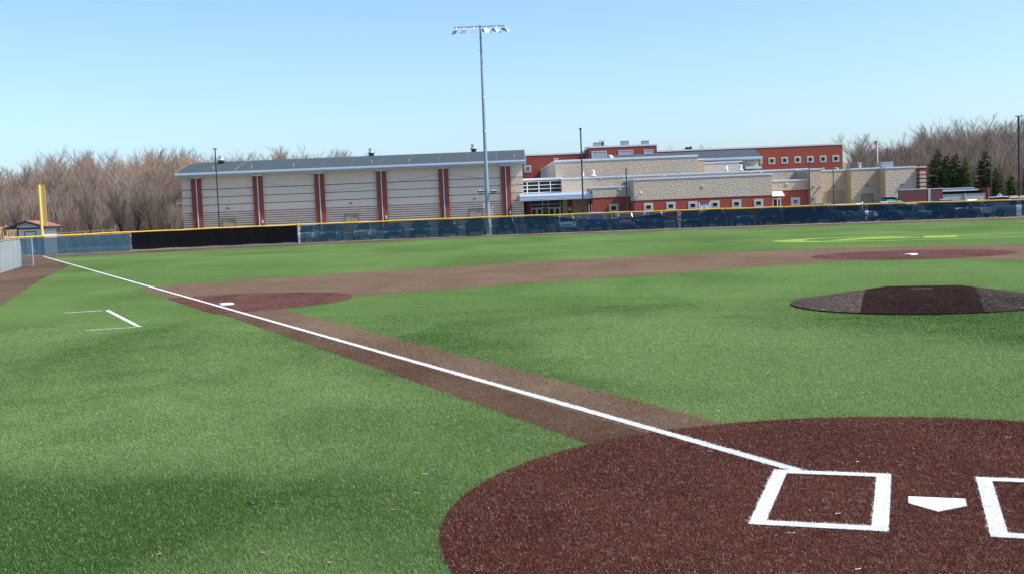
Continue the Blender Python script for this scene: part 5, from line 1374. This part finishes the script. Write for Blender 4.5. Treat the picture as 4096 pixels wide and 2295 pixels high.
# right hand woods
right_top = [(3300, 640), (3385, 560), (3480, 532), (3560, 540), (3640, 520), (3700, 500), (3745, 475), (3800, 482), (3870, 480), (3960, 460), (4010, 480), (4060, 470), (4300, 470)]
for row, (D, x0, x1, st, dy, tw, lab) in enumerate([
        (275, 3440, 4330, 58, 0, (0, 0, 2), 'tall bare grey tree in the back row of the woods behind the service wing'),
        (255, 3450, 4330, 58, 26, (0, 2, 0), 'bare grey tree in the middle of the woods behind the service wing'),
        (235, 3445, 4330, 60, 66, (0, 2, 2), 'bare brown tree at the front of the woods behind the service wing'),
        (218, 3420, 4330, 64, 120, (2, 1, 0), 'lower bare tree at the edge of the woods behind the evergreens')]):
    px = x0
    while px < x1:
        q = px+rr.uniform(-16, 16)
        tree('tall', rr.randrange(5), q, prof(q, right_top)+dy+rr.uniform(-28, 16), D+rr.uniform(-6, 6), lab, TW[rr.choice(tw)], None, 'bare trees of the woods right of the school', rr.uniform(1.05, 1.5))
        px += st*.82
for px, top, D, lab in ((3965, 459, 222, 'tallest open-crowned bare tree above the spruces'), (4050, 475, 226, 'open bare tree with reaching limbs beside the thick lamp post'), (3875, 500, 240, 'open bare tree between the flag and the tallest one')):
    tree('open', int(px) % 2, px, top, D, lab, M['twig_grey'], M['bark_dark'], None, .9)
for k, (px, top, D, lab) in enumerate([(3448, 562, 212, 'dark-limbed open tree just right of the long brick building'), (3480, 545, 214, 'dark-limbed open tree behind the flag'), (3585, 560, 212, 'dark-limbed open tree right of the flagpole'), (3660, 535, 210, 'dark-limbed open tree above the striped pier'), (3722, 515, 208, 'dark-limbed open tree above the first spruce'), (3800, 505, 206, 'dark-limbed open tree between the spruce groups'), (3905, 520, 204, 'dark-limbed open tree above the slender spruce'), (4010, 520, 200, 'dark-limbed open tree above the smallest spruce'), (4090, 500, 202, 'dark-limbed open tree beyond the thick lamp post')]):
    tree('open', k, px, top, D, lab, M['twig_grey'], M['bark_dark'], 'open dark-limbed trees in the woods', .85)
# a few crowns peeping over the roofs
for px, top, D, lab in ((2150, 598, 300, 'bare crown peeping over the first brick roof'), (2265, 604, 310, 'small bare crown above the brick roof near the lamp post'), (2672, 566, 300, 'bare crown between the plant room and the small fir'), (2830, 558, 295, 'wide bare crown above the smaller barrel roof'), (2950, 582, 300, 'small bare crown over the long brick roof'), (3330, 556, 300, 'bare crown at the end of the long brick roof')):
    tree('round', int(px), px, top, D, lab, M['twig_grey'], None, None, .62)
for px, top, lab in ((3430, 655, 'reddish bush-like tree behind the flue pipe'), (3530, 650, 'reddish bush-like tree behind the rooftop unit'), (4070, 640, 'red-twigged tree low behind the thick lamp post')):
    tree('round', 2, px, top, 210, lab, M['twig_red'], None, None, 1.2)

# spruces
def conifer(seed, H, R0, n=36):
    r = random.Random(seed); T = MB(); C = MB()
    T.tube((0, 0, 0), (0, 0, H*.97), H*.018, H*.003, 7, False)
    for i in range(n):
        t = (i+r.random()*.5)/n; z = H*(.07+.92*t); rad = R0*((1-t)**.75)*r.uniform(.75, 1.2)+.12
        nb_ = 9 if t < .8 else 6
        for j in range(nb_):
            az = r.random()*6.283; ln = rad*r.uniform(.65, 1.15)
            d = Vector((math.cos(az), math.sin(az), -.18+.55*t+r.gauss(0, .08)))
            tip = Vector((0, 0, z))+d*ln; C.tube((0, 0, z), tip, .02, .008, 3, False)
            ns_ = max(6, int(ln*12))
            for k in range(ns_):
                s = .18+.85*(k+r.random())/ns_; p = Vector((0, 0, z)).lerp(tip, s)+Vector((0, 0, -.10*s*ln))
                for side in (-1, 1):
                    e = p+Vector((math.cos(az+side*r.uniform(.4, 1.3)), math.sin(az+side*r.uniform(.4, 1.3)), r.uniform(-.45, .2)))*(.16+.30*ln*.32*(1.15-s))
                    u = Vector((r.gauss(0, 1), r.gauss(0, 1), r.gauss(0, 1))).normalized()*r.uniform(.06, .11)
                    C.add([p-u, p+u, e+u*.4, e-u*.4], [(0, 1, 2, 3)])
    a = bpy.data.meshes.new('trunk'); a.from_pydata(T.v, [], T.f); a.materials.append(M['bark'])
    b = bpy.data.meshes.new('crown'); b.from_pydata(C.v, [], C.f); b.materials.append(M['needles'])
    return a, b
cons = [conifer(41, 12, 3.3, 46), conifer(42, 11, 3.6, 44), conifer(43, 5, 1.4, 28)]
def spruce(k, px, top, D, lab, wide=1.0):
    p = P(px, top, D); H0 = (12, 11, 5)[k]; s = p.z/H0
    t = thing('spruce_tree', lab, 'evergreen tree', (p.x, D, 0), random.random()*6, 'spruce trees by the enclosure', True); t.scale = (s*wide, s*wide, s)
    for nm, me in zip(('trunk', 'crown'), cons[k]):
        o = bpy.data.objects.new(nm, me); COL.objects.link(o); o.parent = t
spruce(0, 3748, 597, 172, 'tall dark spruce nearest the striped pier')
spruce(1, 3786, 622, 178, 'browner spruce second from the striped pier', 1.0)
spruce(1, 3822, 618, 184, 'spruce with a forked top behind the lean-to', 1.1)
spruce(0, 3860, 632, 176, 'lower dark spruce behind the pale gates')
spruce(0, 3938, 604, 168, 'tall slender spruce behind the single-armed lamp post', 1.0)
spruce(1, 3985, 668, 166, 'lower yellow-green spruce beside the single-armed lamp post', .9)
spruce(2, 4046, 705, 168, 'smallest spruce standing alone on the lawn', 1.0)
p = P(2696, 583, 300); spruce(2, 2754, 584, 300, 'tiny dark fir tip above the long brick roof', .8)

# shrub on the island, and rough ground cover
def leaf_clump(n, rx, ry, rz, s, seed, up=0.0):
    r = random.Random(seed); m = MB()
    for _ in range(n):
        a = r.random()*6.283; u = r.random()**.4; z = r.random()
        q = Vector((rx*u*math.cos(a)*math.sqrt(max(0, 1-z*z)*.9+.1), ry*u*math.sin(a)*math.sqrt(max(0, 1-z*z)*.9+.1), rz*z))
        d = Vector((r.gauss(0, 1), r.gauss(0, 1), r.gauss(0, 1)+up)).normalized(); e = d.cross(Vector((r.random(), r.random(), r.random()))).normalized()
        m.add([q-e*s*.3, q+e*s*.3, q+d*s+e*s*.1, q+d*s-e*s*.1], [(0, 1, 2, 3)])
    return m
q = P(2452, 880, 153)
sbh = thing('round_shrub', 'low round evergreen shrub on the gravel island by the link block', 'shrub', (q.x, 153, 0), 0, None, True)
leaf_clump(900, .95, .7, 1.35, .16, 8).build('foliage', M['bush'], sbh, False, False)
MB().tube((0, 0, 0), (0, 0, .6), .06).build('stem', M['bark'], sbh)
# dry weeds along the edge of the woods
m = MB(); r = random.Random(77)
for _ in range(9000):
    px = r.uniform(-260, 735); D = r.uniform(122, 152) if px < 120 else r.uniform(140, 158)
    x_ = X(px, 930, D); h = r.uniform(.5, 2.0)*(1.5 if px < 120 else .8); a = r.random()*6.28; dx = Vector((math.cos(a)*.03, math.sin(a)*.03, 0)); ln = Vector((r.gauss(0, .25), r.gauss(0, .25), h))
    b_ = Vector((x_, D, -.03)); m.add([b_-dx, b_+dx, b_+ln+dx*2.2, b_+ln-dx*2.2], [(0, 1, 2, 3)])
struct(m.build('dry_weeds', M['weed'], None, False, False), 'stuff')
# twiggy saplings and brush filling the woods, and the far wood beyond them
def brush(name, mat, areas, seed, r0):
    r = random.Random(seed); m = MB()
    for (xa_, xb_, D0, D1, n_, hmax, top) in areas:
        for _ in range(n_):
            px = r.uniform(xa_, xb_); D = r.uniform(D0, D1); x_ = X(px, 860, D)
            lim = Z(px, prof(px, top)+30, D)*hmax if top else hmax
            zb = lim*r.random()**1.1*.85; h = r.uniform(.9, 3.2)
            a = r.random()*6.28; rr_ = r0*r.uniform(.6, 1.3); dx = Vector((math.cos(a)*rr_, math.sin(a)*rr_, 0)); b_ = Vector((x_, D, zb-.1))
            m.add([b_-dx, b_+dx, b_+Vector((r.gauss(0, .55), r.gauss(0, .55), h))], [(0, 1, 2)])
    return struct(m.build(name, mat, None, False, False), 'stuff')
brush('undergrowth', M['twig_brown'], [(-240, 725, 166, 240, 50000, 8.0, None), (3390, 4350, 205, 260, 50000, 9.0, None)], 78, .019)
brush('far_woods', M['twig_grey'], [(-280, 1440, 268, 320, 100000, .86, left_top), (3415, 4420, 280, 330, 90000, .9, right_top)], 79, .06)

# ------------------------------------------------------------------ litter on the turf
leafm = [plain('dry_leaf', (.36, .22, .12), .7, .3, 0, .3, 30), plain('pale_scrap', (.72, .72, .70), .6, .3, 0, .1, 20), plain('dark_twig', (.03, .025, .02), .8)]
def litter(px, py, kind, ang, s=1.0):
    q = G(px, py, .02); m = MB(); c, sn = math.cos(ang), math.sin(ang)
    if kind == 0:
        prof_ = [(-.5, 0), (-.2, .22), (.1, .26), (.35, .12), (.55, 0)]
        vs = []
        for (a, b) in prof_:
            for sd in (-1, 0, 1): vs.append((a, b*sd, .12*abs(sd)*b*3+.10*a*a))
        n_ = len(prof_); fs = [(i*3+k, i*3+k+3, i*3+k+4, i*3+k+1) for i in range(n_-1) for k in range(2)]
        S_ = .05*s
    else:
        vs = []; fs = []
        for i in range(5):
            a = -.5+i/4; b = .10*math.sin(i*1.7)
            for (u_, v_) in ((-.035, 0), (.035, 0), (0, .07)): vs.append((a, b+u_, v_+.02))
        for i in range(4):
            for k in range(3): fs.append((i*3+k, i*3+(k+1) % 3, i*3+3+(k+1) % 3, i*3+3+k))
        S_ = (.05 if kind == 1 else .15)*s
    m.add([(q.x+(x*c-y*sn)*S_, q.y+(x*sn+y*c)*S_, .022+z*S_) for x, y, z in vs], fs)
    o = m.build(('fallen_leaf', 'white_scrap', 'dark_twig')[kind], leafm[kind], None, False, False)
    tag(o, ('small dry brown leaf lying on the turf', 'small pale scrap of fibre lying on the turf', 'dark twig lying on the green turf in the near grass')[kind], ('leaf', 'scrap', 'twig')[kind], ('dry leaves on the turf', 'pale scraps on the turf', None)[kind])
for px, py, k in [(1052, 2210, 0), (638, 2215, 0), (611, 1757, 0), (650, 1783, 0), (1065, 1602, 0), (1572, 2038, 0), (1320, 2249, 0), (1700, 1894, 1), (1667, 1970, 1), (1794, 1664, 1), (1003, 2017, 2),
                  (3167, 2130, 1), (3240, 2040, 1), (3352, 2053, 1), (2840, 1803, 1), (2740, 1684, 1), (2874, 1642, 1), (3430, 1845, 1), (4034, 1748, 1), (3433, 2275, 1), (953, 1169, 0), (260, 1395, 0), (60, 1440, 0), (3750, 1610, 0)]:
    litter(px, py, k, random.random()*6.28, 1.0 if py > 1500 else 1.3)
for o in S.objects:
    if '_o' in o: del o['_o']
